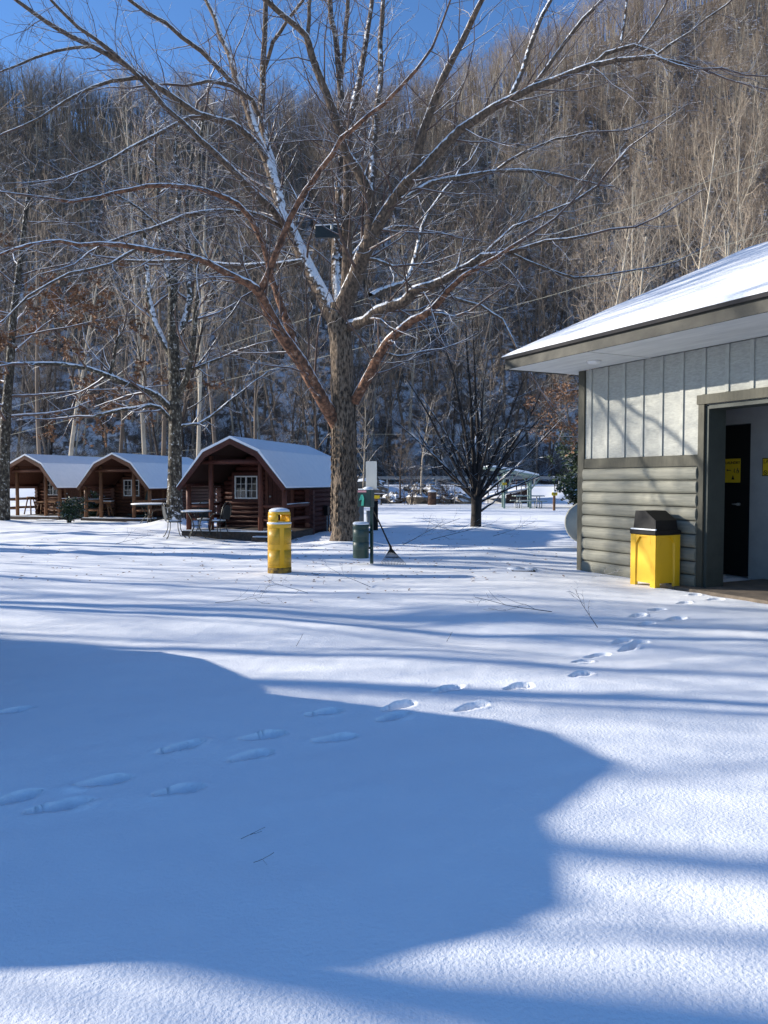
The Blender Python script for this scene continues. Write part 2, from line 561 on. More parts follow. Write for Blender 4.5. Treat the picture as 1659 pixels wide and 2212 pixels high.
m_lamp = M('white_lamp_dome', (0.75, 0.75, 0.74), 0.3)
m_rubber = M('tyre_rubber', (0.02, 0.02, 0.02), 0.85)
m_car = M('dark_grey_car_paint', (0.05, 0.055, 0.06), 0.25, spec=0.6)
m_greybox = M('grey_utility_box', (0.16, 0.19, 0.22), 0.6)
m_brownwall = M('brown_timber', (0.085, 0.045, 0.032), 0.8, (0.05, 0.028, 0.02), 5, (4, 4, 1))

# ------------------------------------------------------------------ the ground, the road and the hill


def axis(segs):
    out = [segs[0][0]]
    for (a, b, d) in segs:
        n = max(1, int(round((b - a) / d)))
        out += list(a + (b - a) * np.arange(1, n + 1) / n)
    return np.array(out)


def grid_obj(name, xs, ys, fn, mat):
    X, Y = np.meshgrid(xs, ys)
    Z = fn(X.ravel(), Y.ravel())
    V = np.stack([X.ravel(), Y.ravel(), Z], 1)
    nx, ny = len(xs), len(ys)
    i = np.arange(nx - 1)[None, :] + nx * np.arange(ny - 1)[:, None]
    i = i.ravel()
    F = np.stack([i, i + 1, i + nx + 1, i + nx], 1)
    o = link(name, fast_mesh(name, V, F, mat))
    o['kind'] = 'structure'
    return o


gxs = axis([(-300, -60, 20), (-60, -20, 2.0), (-20, -8, 0.2), (-8, -4.2, 0.09), (-4.2, 5, 0.022), (5, 10, 0.12), (10, 24, 0.35), (24, 60, 2.0), (60, 300, 20)])
gys = axis([(-80, -8, 6), (-8, 1.5, 0.5), (1.5, 11.5, 0.022), (11.5, 18, 0.06), (18, 30, 0.09), (30, 62, 0.3)])
grid_obj('snow_ground', gxs, gys, ground_z, SNOW)

road = MB()
road.prism([(60.6, 1.0), (67.4, 1.0), (67.4, 1.325), (60.6, 1.325)], -300, 300, 'x')
ro = part('road', road, SNOW, None)
ro['kind'] = 'structure'
hxs = axis([(-420, -140, 14), (-140, 140, 1.6), (140, 420, 14)])
hys = axis([(61.5, 110, 0.9), (110, 240, 1.8), (240, 420, 12)])
grid_obj('hillside', hxs, hys, hill_z, SNOWH)

# ------------------------------------------------------------------ trees


class TreeP:
    def __init__(s, **k):
        s.k = [8, 5, 4, 3]
        s.n = [12, 6, 4, 0]
        s.ratio = [0.4, 0.45, 0.5, 0.5]
        s.ang = [(35, 60), (30, 60), (25, 60), (25, 60)]
        s.wander = [0.08, 0.16, 0.22, 0.25]
        s.trop = [0.05, 0.05, 0.04, 0.02]
        s.t0 = [0.35, 0.2, 0.2, 0.2]
        s.rr = [0.5, 0.55, 0.6, 0.6]
        s.max = 3
        s.taper = 0.75
        s.rmin = 0.005
        s.__dict__.update(k)


def nrm(a):
    l = math.sqrt(a[0] * a[0] + a[1] * a[1] + a[2] * a[2]) or 1
    return (a[0] / l, a[1] / l, a[2] / l)


def side_dir(d, ang, az):
    """d turned by ang towards azimuth az"""
    r = (0, 0, 1) if abs(d[2]) < 0.9 else (1, 0, 0)
    a = nrm((d[1] * r[2] - d[2] * r[1], d[2] * r[0] - d[0] * r[2], d[0] * r[1] - d[1] * r[0]))
    b = (d[1] * a[2] - d[2] * a[1], d[2] * a[0] - d[0] * a[2], d[0] * a[1] - d[1] * a[0])
    c, s_ = math.cos(ang), math.sin(ang)
    ca, sa = math.cos(az), math.sin(az)
    return tuple(d[i] * c + (a[i] * ca + b[i] * sa) * s_ for i in range(3))


def spawn(out, pts, rads, lvl, P, rng, L):
    """children of level lvl+1 along a finished branch"""
    n = P.n[lvl]
    n = int(n) + (1 if rng.random() < n - int(n) else 0)
    k = len(pts) - 1
    az = rng.uniform(0, 6.28)
    for i in range(n):
        t = P.t0[lvl] + (1 - P.t0[lvl]) * (i + rng.random()) / max(1, n)
        t = min(t, 0.999)
        q = t * k
        j = int(q)
        f = q - j
        p = tuple(pts[j][c] * (1 - f) + pts[j + 1][c] * f for c in range(3))
        r = rads[j] * (1 - f) + rads[j + 1] * f
        d = nrm(tuple(pts[j + 1][c] - pts[j][c] for c in range(3)))
        az += 2.4 + rng.uniform(-0.5, 0.5)
        a0, a1 = P.ang[lvl]
        dd = side_dir(d, R(rng.uniform(a0, a1)), az)
        L2 = L * P.ratio[lvl] * (1.15 - 0.65 * t) * rng.uniform(0.7, 1.25)
        grow(out, p, dd, L2, max(P.rmin, min(r * P.rr[lvl] * rng.uniform(0.8, 1.1), r * 0.95)), lvl + 1, P, rng)


def grow(out, p, d, L, r, lvl, P, rng):
    k = P.k[lvl]
    seg = L / k
    w_, tr = P.wander[lvl], P.trop[lvl]
    pts, rads = [p], [r]
    for i in range(k):
        d = nrm((d[0] + rng.gauss(0, w_), d[1] + rng.gauss(0, w_), d[2] + rng.gauss(0, w_) + tr))
        p = (p[0] + d[0] * seg, p[1] + d[1] * seg, p[2] + d[2] * seg)
        pts.append(p)
        rads.append(max(P.rmin * 0.6, r * (1 - P.taper * (i + 1) / k)))
    out.append((lvl, pts, rads))
    if lvl < P.max:
        spawn(out, pts, rads, lvl, P, rng, L)


def tubes_mesh(name, items, mat, sides, origin=(0, 0, 0)):
    """all the tubes of one tree part in one mesh"""
    groups = {}
    for (lvl, pts, rads) in items:
        groups.setdefault((len(pts), sides(lvl)), []).append((pts, rads))
    VV, FF = [], []
    base = 0
    for (k, n), lst in groups.items():
        Pn = np.array([a for a, b in lst]) - np.array(origin)
        Rn = np.array([b for a, b in lst])
        B = len(lst)
        T = np.empty_like(Pn)
        T[:, 1:-1] = Pn[:, 2:] - Pn[:, :-2]
        T[:, 0] = Pn[:, 1] - Pn[:, 0]
        T[:, -1] = Pn[:, -1] - Pn[:, -2]
        T /= np.linalg.norm(T, axis=2, keepdims=True) + 1e-9
        D = Pn[:, -1] - Pn[:, 0]
        D /= np.linalg.norm(D, axis=1, keepdims=True) + 1e-9
        ref = np.where(np.abs(D[:, 2:3]) < 0.75, np.array([[0, 0, 1.0]]), np.array([[0.8, 0.6, 0.0]]))[:, None, :]
        A = ref - T * np.sum(T * ref, axis=2, keepdims=True)
        A /= np.linalg.norm(A, axis=2, keepdims=True) + 1e-9
        Bn = np.cross(T, A)
        q = 2 * PI * np.arange(n) / n
        ring = A[:, :, None, :] * np.cos(q)[None, None, :, None] + Bn[:, :, None, :] * np.sin(q)[None, None, :, None]
        V = Pn[:, :, None, :] + ring * Rn[:, :, None, None]
        VV.append(V.reshape(-1, 3))
        b = np.arange(B)[:, None, None] * (k * n)
        i = np.arange(k - 1)[None, :, None] * n
        j = np.arange(n)[None, None, :]
        j2 = (j + 1) % n
        F = np.stack([b + i + j, b + i + j2, b + i + n + j2, b + i + n + j], -1).reshape(-1, 4) + base
        FF.append(F)
        base += B * k * n
    return fast_mesh(name, np.concatenate(VV), np.concatenate(FF), mat)


def leaf_mesh(name, items, mat, rng, per, size, origin=(0, 0, 0), droop=0.5, keep=lambda p: True):
    """small folded leaf blades hung along the finest twigs"""
    V, F = [], []
    for (lvl, pts, rads) in items:
        for c in range(per):
            j = rng.randrange(len(pts) - 1)
            f = rng.random()
            p = [pts[j][i] * (1 - f) + pts[j + 1][i] * f - origin[i] for i in range(3)]
            if not keep(p):
                continue
            s_ = size * rng.uniform(0.6, 1.3)
            d = nrm((rng.gauss(0, 1), rng.gauss(0, 1), rng.gauss(-droop, 0.7)))
            r_ = nrm((rng.gauss(0, 1), rng.gauss(0, 1), rng.gauss(0, 1)))
            x = nrm((d[1] * r_[2] - d[2] * r_[1], d[2] * r_[0] - d[0] * r_[2], d[0] * r_[1] - d[1] * r_[0]))
            o = len(V)
            V.append(tuple(p))
            V.append(tuple(p[i] + d[i] * s_ * 0.5 + x[i] * s_ * 0.28 for i in range(3)))
            V.append(tuple(p[i] + d[i] * s_ for i in range(3)))
            V.append(tuple(p[i] + d[i] * s_ * 0.5 - x[i] * s_ * 0.28 for i in range(3)))
            F.append((o, o + 1, o + 2, o + 3))
    return fast_mesh(name, np.array(V), np.array(F), mat, False)


def put_tree(name, label, loc, items, mt, mc, split, sides, group=None, cat='tree', leaves=None):
    root = thing(name, label, cat, loc, 0, group)
    a = [i for i in items if i[0] <= split]
    b = [i for i in items if i[0] > split]
    link('trunk', tubes_mesh('trunk', a, mt, sides, loc), root)
    if b:
        link('crown', tubes_mesh('crown', b, mc, sides, loc), root)
    if leaves:
        link('dead_leaves', leaves, root)
    return root


def limb(out, pts, Y0, lvl, P, rng, nchild=None, ext=True, L=None):
    """a traced limb: points (u, v, depth offset, radius in study pixels) made into a real limb with its own side branches"""
    ip, ir = [], []
    raw = [(P3(u, v, Y0 + dy), r * (Y0 + dy) / FPX) for (u, v, dy, r) in pts]
    # resample with a little crookedness
    for i in range(len(raw) - 1):
        (a, ra), (b, rb) = raw[i], raw[i + 1]
        for q in (0.0, 0.5):
            p = [a[c] * (1 - q) + b[c] * q for c in range(3)]
            if q > 0:
                ln = math.dist(a, b)
                p = [c + rng.gauss(0, 0.022 * ln) for c in p]
            ip.append(tuple(p))
            ir.append(ra * (1 - q) + rb * q)
    ip.append(raw[-1][0])
    ir.append(raw[-1][1])
    out.append((lvl, ip, ir))
    L0 = sum(math.dist(ip[i], ip[i + 1]) for i in range(len(ip) - 1))
    sv = P.n[lvl]
    P.n[lvl] = nchild if nchild is not None else max(2, L0 * 3.7)
    spawn(out, ip, ir, lvl, P, rng, L or min(5.0, max(2.6, L0)))
    P.n[lvl] = sv
    if ext:
        d = nrm(tuple(ip[-1][c] - ip[-2][c] for c in range(3)))
        grow(out, ip[-1], nrm((d[0], d[1], d[2] + 0.1)), 2.4, ir[-1], lvl + 1, P, rng)


# ---- the big tree in the middle
rng = random.Random(11)
TB = 19.3
big = []
PB = TreeP(k=[8, 7, 5, 4], n=[10, 7, 6.5, 0], ratio=[0.5, 0.48, 0.46, 0.5], ang=[(35, 70), (30, 60), (25, 60), (25, 60)],
           wander=[0.05, 0.12, 0.16, 0.2], trop=[0.02, 0.035, 0.03, 0.0], t0=[0.15, 0.12, 0.12, 0.1], rr=[0.42, 0.22, 0.5, 0.6], rmin=0.0055, taper=0.8)
trunk = [(746, 1188, 0, 44), (746, 1172, 0, 36), (746, 1150, 0, 30), (745, 1050, 0, 27), (743, 950, 0, 26), (741, 870, 0, 26), (738, 780, 0, 24), (736, 735, 0, 24), (731, 690, 0, 25), (728, 655, 0, 17)]
raw = [(P3(u, v, TB), r * TB / FPX) for (u, v, dy, r) in trunk]
big.append((0, [a for a, b in raw], [b for a, b in raw]))
LIMBS = [
    # left upper limb and its long leader
    [(724, 690, 0, 20), (692, 631, .2, 17), (659, 565, .5, 15), (629, 499, .8, 14), (606, 460, 1, 13), (598, 410, 1.2, 12), (575, 340, 1.5, 10), (550, 280, 1.7, 9), (530, 220, 1.9, 8), (510, 170, 2, 7), (495, 115, 2.2, 6), (465, 40, 2.4, 5), (440, -10, 2.5, 4)],
    # stem beside it
    [(604, 450, 1, 9), (595, 400, 1.4, 8), (572, 300, 2, 7), (565, 225, 2.2, 6.5), (567, 150, 2.4, 6), (574, 10, 2.6, 5), (576, -30, 2.7, 4)],
    [(568, 160, 2.3, 4.5), (590, 90, 2, 4), (620, 45, 1.7, 3.5), (655, 0, 1.4, 3)],
    # central stem, snow-faced
    [(728, 680, .4, 13), (727, 600, .9, 12), (729, 500, 1.2, 11), (735, 400, 1.4, 9), (737, 310, 1.5, 8), (736, 200, 1.6, 7), (728, 110, 1.7, 6), (715, 40, 1.8, 5.5), (712, -20, 1.9, 5)],
    [(746, 640, -.1, 12), (750, 560, -.2, 11), (749, 470, -.3, 10), (750, 380, -.3, 9), (752, 300, -.2, 8), (765, 220, 0, 7), (782, 140, .2, 6), (795, 60, .4, 5), (806, -20, .6, 4)],
    [(736, 170, 1.6, 5), (745, 80, 1.4, 4.5), (752, -10, 1.2, 4)],
    # right main limb
    [(738, 690, 0, 22), (758, 621, -.3, 18), (781, 559, -.6, 17), (798, 519, -.8, 16), (824, 473, -1, 13), (851, 430, -1.2, 12), (887, 383, -1.5, 11), (909, 300, -1.8, 9), (939, 215, -2.1, 8), (979, 125, -2.4, 7), (1019, 45, -2.7, 6), (1046, -10, -2.9, 5)],
    # leader swinging back to the left
    [(796, 522, -.8, 13), (803, 475, -.9, 12), (797, 420, -1, 12), (775, 372, -1.1, 11), (748, 333, -1.2, 10), (732, 280, -1.4, 9), (718, 235, -1.5, 9), (690, 165, -1.7, 8), (672, 115, -1.8, 7.5), (662, 78, -1.9, 7), (620, 40, -2, 6.5), (575, 0, -2.2, 6), (550, -20, -2.3, 5)],
    [(664, 80, -1.9, 4.5), (668, 40, -1.9, 4), (672, -15, -2, 3.5)],
    [(800, 420, -1, 8), (806, 330, -.7, 7), (812, 240, -.5, 6), (822, 130, -.2, 5.5), (826, 40, 0, 5), (830, -20, .1, 4)],
    # the long right bough
    [(880, 392, -1.5, 10), (954, 320, -1.9, 10), (994, 280, -2.1, 9.5), (1069, 230, -2.5, 8.5), (1149, 190, -2.9, 7.5), (1239, 155, -3.3, 6.5), (1279, 140, -3.4, 6), (1329, 130, -3.6, 5), (1414, 122, -3.9, 4.5), (1464, 142, -4.1, 3.5), (1504, 150, -4.2, 2.5)],
    [(1279, 140, -3.4, 5), (1309, 115, -3.5, 4.5), (1369, 98, -3.7, 4), (1409, 110, -3.8, 3.5), (1430, 128, -3.9, 3), (1470, 135, -4, 2.5)],
    [(1105, 205, -2.7, 5.5), (1130, 150, -2.6, 5), (1158, 65, -2.5, 4.5), (1190, 0, -2.4, 4)],
    [(1149, 190, -2.9, 5), (1200, 120, -3, 4.5), (1260, 40, -3.2, 4), (1305, -5, -3.3, 3.5)],
    [(1340, 100, -3.6, 3.5), (1350, 40, -3.5, 3), (1355, -10, -3.4, 2.5)],
    [(1380, 95, -3.7, 3), (1410, 55, -3.7, 2.5), (1440, 5, -3.8, 2)],
    [(1414, 122, -3.9, 3), (1490, 70, -4.1, 2.5), (1570, 10, -4.3, 2)],
    # right horizontal
    [(868, 432, -1.4, 6), (929, 395, -.9, 5.5), (994, 382, -.5, 5), (1069, 370, -.1, 4.5), (1154, 370, .3, 4), (1214, 380, .6, 3)],
    [(1069, 370, -.1, 3.5), (1130, 330, -.2, 3), (1200, 300, -.3, 2.5), (1270, 285, -.4, 2)],
    # right middle bough
    [(748, 706, 0, 13), (791, 694, -.5, 13), (818, 671, -.8, 13), (874, 651, -1.2, 12), (897, 625, -1.4, 10), (934, 615, -1.7, 9.5), (983, 588, -2, 8), (1042, 552, -2.4, 7), (1100, 545, -2.7, 5), (1180, 520, -3, 4), (1270, 508, -3.3, 3)],
    [(983, 588, -2, 6), (1050, 545, -2, 5), (1110, 490, -2, 4.5), (1180, 460, -2.1, 4), (1290, 402, -2.3, 3)],
    [(800, 640, .3, 8), (830, 625, .8, 7), (872, 612, 1.2, 6), (890, 580, 1.5, 5.5), (905, 520, 1.7, 5), (925, 460, 1.9, 4), (960, 410, 2.1, 3)],
    [(1100, 545, -2.7, 3.5), (1180, 580, -2.6, 3), (1240, 600, -2.5, 2.5), (1330, 590, -2.4, 2)],
    # right low bough, orange
    [(766, 868, -.1, 11), (780, 840, -.3, 11), (801, 803, -.5, 10.5), (821, 764, -.8, 10), (841, 734, -1, 10), (891, 691, -1.4, 9), (934, 668, -1.7, 7.5), (967, 628, -2, 6.5), (1003, 595, -2.3, 6), (1042, 572, -2.6, 5), (1110, 530, -3, 4)],
    [(920, 676, -1.6, 5), (955, 678, -1.8, 4), (980, 684, -2, 3)],
    [(825, 760, -.8, 4), (860, 770, -.6, 3.5), (892, 764, -.4, 3)],
    [(985, 645, -2, 4), (1040, 660, -2.1, 3.5), (1085, 690, -2.3, 3), (1120, 760, -2.5, 2)],
    # left low bough, orange, and its long drooping arm
    [(732, 925, 0, 15), (712, 890, -.2, 15), (692, 856, -.4, 14.5), (652, 784, -.9, 14), (606, 721, -1.4, 13), (560, 631, -2, 11), (537, 612, -2.2, 9), (494, 592, -2.5, 8), (451, 567, -2.8, 7), (387, 550, -3.2, 6.5), (301, 535, -3.7, 6), (215, 526, -4.2, 5), (129, 520, -4.7, 4), (64, 528, -5.1, 3.5), (0, 550, -5.4, 3)],
    [(560, 632, -2, 8), (593, 555, -2.2, 7), (626, 473, -2.4, 6.5), (659, 413, -2.6, 6), (692, 367, -2.8, 5.5), (738, 297, -3, 5), (785, 258, -3.2, 4.5), (829, 225, -3.3, 4), (900, 150, -3.5, 3.5)],
    [(640, 765, -1, 9), (603, 648, -1, 8), (586, 598, -1, 7.5), (570, 529, -1, 7), (543, 473, -1.1, 6.5), (513, 440, -1.2, 6), (470, 420, -1.4, 5.5), (415, 405, -1.6, 5.5), (350, 400, -1.8, 5), (280, 410, -2, 4.5), (215, 425, -2.2, 4), (150, 435, -2.4, 3.5), (105, 428, -2.6, 3)],
    [(612, 495, .8, 7), (585, 478, .6, 6.5), (540, 460, .3, 6), (475, 455, 0, 5.5), (400, 465, -.4, 5), (325, 495, -.8, 4), (230, 525, -1.2, 3)],
    [(655, 565, .4, 8), (593, 572, .5, 7), (533, 575, .6, 6.5), (439, 567, .8, 6), (396, 562, .9, 5), (344, 565, 1, 4), (275, 563, 1.2, 3)],
    # upper left boughs
    [(630, 500, .7, 8), (590, 455, .4, 8), (540, 408, 0, 7.5), (490, 355, -.4, 7), (430, 300, -.8, 6), (360, 235, -1.2, 5.5), (300, 165, -1.6, 5), (240, 110, -2, 4.5), (170, 60, -2.4, 4), (110, 0, -2.8, 3)],
    [(577, 345, 1.4, 7), (545, 300, 1.2, 7), (500, 265, 1, 7), (425, 245, .6, 7), (360, 200, .2, 6.5), (280, 145, -.2, 6), (200, 100, -.6, 5.5), (105, 50, -1.1, 5), (35, 0, -1.5, 4)],
    [(520, 200, 1.9, 5.5), (480, 155, 1.6, 5), (435, 110, 1.3, 5), (360, 50, 1, 4.5), (280, 0, .6, 4)],
    [(425, 250, .6, 4.5), (395, 260, .5, 4.5), (330, 295, .1, 4), (280, 320, -.2, 3.5), (205, 360, -.6, 3)],
    [(330, 175, .1, 4.5), (290, 168, 0, 4.5), (240, 175, -.2, 4), (165, 205, -.5, 3.5), (120, 232, -.7, 3), (50, 272, -1, 2.5)],
    [(560, 250, 1.7, 5), (545, 215, 1.5, 5), (500, 185, 1.3, 5), (450, 175, 1.1, 4), (400, 185, .9, 3)],
    [(735, 560, .9, 5), (765, 548, 1.2, 5), (810, 500, 1.6, 4.5), (850, 490, 1.9, 4), (893, 491, 2.1, 3)],
    # small low snowy arms
    [(770, 560, -.5, 4), (815, 562, -.7, 4), (850, 575, -.9, 3)],
    [(200, 100, -.6, 3.5), (120, 110, -.9, 3), (40, 140, -1.2, 2.5), (0, 155, -1.4, 2)],
    [(301, 535, -3.7, 4), (240, 570, -4, 3.5), (150, 590, -4.4, 3), (60, 640, -4.8, 2.5), (10, 690, -5, 2)],
]
ORANGE = {23, 27, 28, 29}
for i, lb in enumerate(LIMBS):
    limb(big, lb, TB, 1, PB, rng, L=None)
# separate the bark kinds by limb: the orange boughs get their own part
orange_keys = set(id(x) for x in big if x[0] == 1 and any(abs(x[1][0][0] - P3(LIMBS[k][0][0], LIMBS[k][0][1], TB + LIMBS[k][0][2])[0]) < 1e-6 and abs(x[1][0][2] - P3(LIMBS[k][0][0], LIMBS[k][0][1], TB + LIMBS[k][0][2])[2]) < 1e-6 for k in ORANGE))
bx, by = -0.98, 19.3
bloc = (bx, by, 0.0)
sd_big = lambda l: {0: 28, 1: 10, 2: 5, 3: 3}[l]
broot = thing('old_shade_tree', 'big spreading bare tree with flaky bark and snow-lined boughs in the middle', 'tree', bloc)
link('trunk', tubes_mesh('trunk', [b for b in big if b[0] == 0], m_trunk, sd_big, bloc), broot)
link('bough', tubes_mesh('bough', [b for b in big if b[0] == 1 and id(b) not in orange_keys], m_bark, sd_big, bloc), broot)
ob = link('bough', tubes_mesh('bough', [b for b in big if b[0] == 1 and id(b) in orange_keys], m_barkor, sd_big, bloc), broot)
ob['label'] = 'lower boughs with peeling orange bark'
link('crown', tubes_mesh('crown', [b for b in big if b[0] > 1], m_twig, sd_big, bloc), broot)
# snow heaped round the foot is the ground itself; bark ridges on the lower trunk
rd = MB()
rr_ = random.Random(8)
for q in range(46):
    a = 2 * PI * q / 46 + rr_.uniform(-0.04, 0.04)
    z0 = rr_.uniform(0.1, 2.6)
    z = z0
    while z < z0 + rr_.uniform(0.7, 1.6) and z < 3.6:
        h = rr_.uniform(0.12, 0.3)
        pr = np.interp(z, [0, .2, .45, 1.6, 2.8, 3.7], [.46, .40, .345, .312, .30, .30])
        cxx = np.interp(z, [0, 4], [0.012, -0.05])
        rd.tube([(cxx + math.cos(a) * pr, math.sin(a) * pr, z), (cxx + math.cos(a + .02) * (pr + .016), math.sin(a + .02) * (pr + .016), z + h * .5), (cxx + math.cos(a) * pr, math.sin(a) * pr, z + h)], [0.006, 0.022, 0.006], 4, False)
        z += h * 1.05
rdo = part('bark_ridges', rd, m_trunk, broot)

# ---- the mottled tree between the cabins
rng = random.Random(21)
T2 = 27.5
t2 = []
P2 = TreeP(k=[8, 6, 5, 4], n=[10, 6, 5, 0], ratio=[0.5, 0.46, 0.46, 0.5], wander=[0.05, 0.14, 0.18, 0.2], trop=[0.02, 0.04, 0.03, 0.0], t0=[0.15, 0.12, 0.12, 0.1], rr=[0.42, 0.55, 0.6, 0.6], rmin=0.006)
tr2 = [(378, 1140, 0, 26), (378, 1118, 0, 21), (377, 1085, 0, 16.5), (378, 1000, 0, 14.5), (379, 900, 0, 13.5), (377, 800, 0, 13), (374, 740, 0, 12), (373, 660, 0, 10), (374, 600, .1, 9), (380, 500, .2, 7), (388, 400, .3, 5), (378, 320, .4, 3.5), (390, 240, .5, 2.2), (384, 180, .5, 1.4)]
raw = [(P3(u, v, T2 + dy), r * (T2 + dy) / FPX) for (u, v, dy, r) in tr2]
t2.append((0, [a for a, b in raw], [b for a, b in raw]))
for lb in [
    [(372, 885, 0, 8), (340, 855, -.3, 7.5), (301, 838, -.7, 7), (236, 812, -1.3, 6), (189, 795, -1.7, 5.5), (129, 786, -2.2, 5), (60, 785, -2.8, 4)],
    [(372, 912, 0, 5.5), (345, 880, -.4, 5), (325, 875, -.6, 5), (260, 885, -1, 4), (200, 900, -1.3, 3)],
    [(370, 770, 0, 7), (343, 715, .2, 7), (330, 680, .4, 7), (319, 640, .6, 6.5), (318, 590, .8, 5.5), (313, 530, 1, 5), (310, 430, 1.2, 4), (300, 330, 1.3, 3)],
    [(382, 730, 0, 8), (400, 690, .3, 7.5), (411, 640, .5, 7), (410, 580, .7, 6), (404, 480, .9, 5), (410, 380, 1, 4), (420, 250, 1, 3)],
    [(386, 860, 0, 7), (402, 820, -.3, 7), (414, 770, -.5, 6.5), (421, 690, -.7, 6), (426, 600, -.9, 5.5), (424, 500, -1, 5), (430, 380, -1.1, 4), (440, 250, -1.2, 3)],
    [(388, 800, 0, 4.5), (430, 792, -.3, 4), (480, 772, -.6, 3)],
    [(390, 920, 0, 4), (430, 915, .3, 3.5), (480, 880, .6, 3), (530, 840, .9, 2)],
    [(236, 812, -1.3, 4), (245, 780, -1.3, 3.5), (255, 730, -1.4, 3), (265, 715, -1.4, 2)],
    [(372, 640, 0, 5), (350, 560, .2, 4.5), (340, 460, .4, 4), (335, 340, .5, 3)],
    [(376, 560, 0, 4), (350, 500, -.5, 3.5), (300, 450, -1, 3), (250, 420, -1.5, 2)],
]:
    limb(t2, lb, T2, 1, P2, rng, nchild=7)
put_tree('lichened_tree', 'tall bare tree with mottled grey bark in front of the middle cabin', (-7.5, T2, 0.2), t2, m_barkg, m_twig, 1, lambda l: {0: 14, 1: 8, 2: 4, 3: 3}[l])

# ---- leaf-holding tree on the left edge
rng = random.Random(31)
ok = []
PO = TreeP(k=[9, 7, 5, 4], n=[24, 7, 5, 0], ratio=[0.48, 0.45, 0.42, 0.5], ang=[(55, 85), (30, 60), (25, 60), (25, 60)], wander=[0.03, 0.1, 0.15, 0.2], trop=[0.02, -0.005, 0.0, 0.0], t0=[0.22, 0.25, 0.2, 0.1], rr=[0.35, 0.5, 0.55, 0.6], rmin=0.006)
oloc = (-14.65, 29.6, 0.05)
grow(ok, oloc, (0.0, 0, 1), 13.5, 0.24, 0, PO, rng)
lv = leaf_mesh('dead_leaves', [i for i in ok if i[0] >= 2], m_deadleaf, random.Random(2), 20, 0.17, oloc, keep=lambda p: 1.2 < p[2] < 10)
put_tree('leafy_oak', 'tree with clinging rust-brown leaves at the left edge of the picture', oloc, ok, m_barkg, m_twig, 0, lambda l: {0: 12, 1: 6, 2: 4, 3: 3}[l], leaves=lv)

# ---- dark vase-shaped tree
rng = random.Random(41)
pe = []
PP = TreeP(k=[4, 9, 6, 4], n=[0, 13, 5, 0], ratio=[0.5, 0.30, 0.42, 0.5], ang=[(10, 40), (25, 50), (25, 50), (25, 50)], wander=[0.04, 0.05, 0.1, 0.18], trop=[0.0, 0.02, 0.03, 0.02], t0=[0.3, 0.12, 0.15, 0.1], rr=[0.6, 0.5, 0.55, 0.6], rmin=0.006, taper=0.85)
ploc = (3.17, 26.5, 0.02)
pts = [(ploc[0] + a, ploc[1], ploc[2] + b) for a, b in ((0, -.1), (0, .05), (0.01, .5), (.02, .95), (.03, 1.3))]
pe.append((0, pts, [.21, .19, .175, .19, .15]))
for (az, tilt, L, r, h) in [(0, 4, 6.3, .085, 1.2), (180, 6, 6.2, .09, 1.1), (60, 14, 5.6, .07, 1.15), (200, 32, 5.0, .075, 1.0), (-10, 36, 4.9, .075, 1.0), (150, 50, 4.3, .06, .95),
                            (20, 52, 4.2, .06, .95), (170, 42, 4.6, .065, 1.0), (-20, 22, 5.4, .07, 1.1), (190, 18, 5.5, .07, 1.1), (90, 30, 4.6, .06, 1.0), (270, 35, 4.5, .06, 1.0), (130, 25, 5.2, .06, 1.1), (310, 45, 4.2, .055, .95), (235, 50, 4, .05, .9), (5, 62, 3.6, .05, .85)]:
    a = R(az)
    d = (math.cos(a) * math.sin(R(tilt)), math.sin(a) * math.sin(R(tilt)), math.cos(R(tilt)))
    grow(pe, (ploc[0] + .02 + d[0] * .08, ploc[1] + d[1] * .08, ploc[2] + h), d, L * rng.uniform(.9, 1.05), r, 1, PP, rng)
grow(pe, (ploc[0] + .12, ploc[1], .55), nrm((.9, -.1, .6)), 1.1, .05, 2, PP, rng)
put_tree('vase_shaped_tree', 'dark many-stemmed vase-shaped bare tree on the open snow', ploc, pe, m_barkd, m_barkd, 1, lambda l: {0: 14, 1: 7, 2: 4, 3: 3}[l])

# ---- forest tree kinds
PROTO = []
PF = TreeP(k=[7, 4, 3, 2], n=[15, 6, 3.4, 0], ratio=[0.34, 0.48, 0.5, 0.5], ang=[(28, 55), (28, 55), (25, 55), (25, 55)], wander=[0.045, 0.12, 0.16, 0.2], trop=[0.02, 0.09, 0.06, 0.03], t0=[0.3, 0.2, 0.2, 0.1], rr=[0.42, 0.5, 0.6, 0.6], rmin=0.011, taper=0.82)
for q in range(7):
    rg = random.Random(100 + q)
    it = []
    Ht = rg.uniform(11, 14)
    PF.t0[0] = rg.uniform(0.22, 0.45)
    grow(it, (0, 0, -0.4), nrm((rg.uniform(-.08, .08), rg.uniform(-.08, .08), 1)), Ht, rg.uniform(.13, .19), 0, PF, rg)
    if q in (2, 5):     # twin stems
        grow(it, (0.1, 0, -0.3), nrm((rg.uniform(.1, .22), rg.uniform(-.1, .1), 1)), Ht * .85, .09, 0, PF, rg)
    mt = m_hill[(0, 1, 2, 0, 1, 2, 0)[q]]
    mc = m_hilltwig[(0, 1, 0, 0, 1, 0, 1)[q]]
    a = tubes_mesh('forest_trunk_mesh', [i for i in it if i[0] <= 1], mt, lambda l: 6 if l == 0 else 4)
    b = tubes_mesh('forest_crown_mesh', [i for i in it if i[0] > 1], mc, lambda l: 3)
    PROTO.append((a, b))


def forest_tree(name, label, group, x, y, z, q, s, rz, thin=1.0):
    root = thing(name, label, 'tree', (x, y, z), rz, group)
    root.scale = (s * thin, s * thin, s)
    link('trunk', PROTO[q][0], root)
    link('crown', PROTO[q][1], root)
    return root


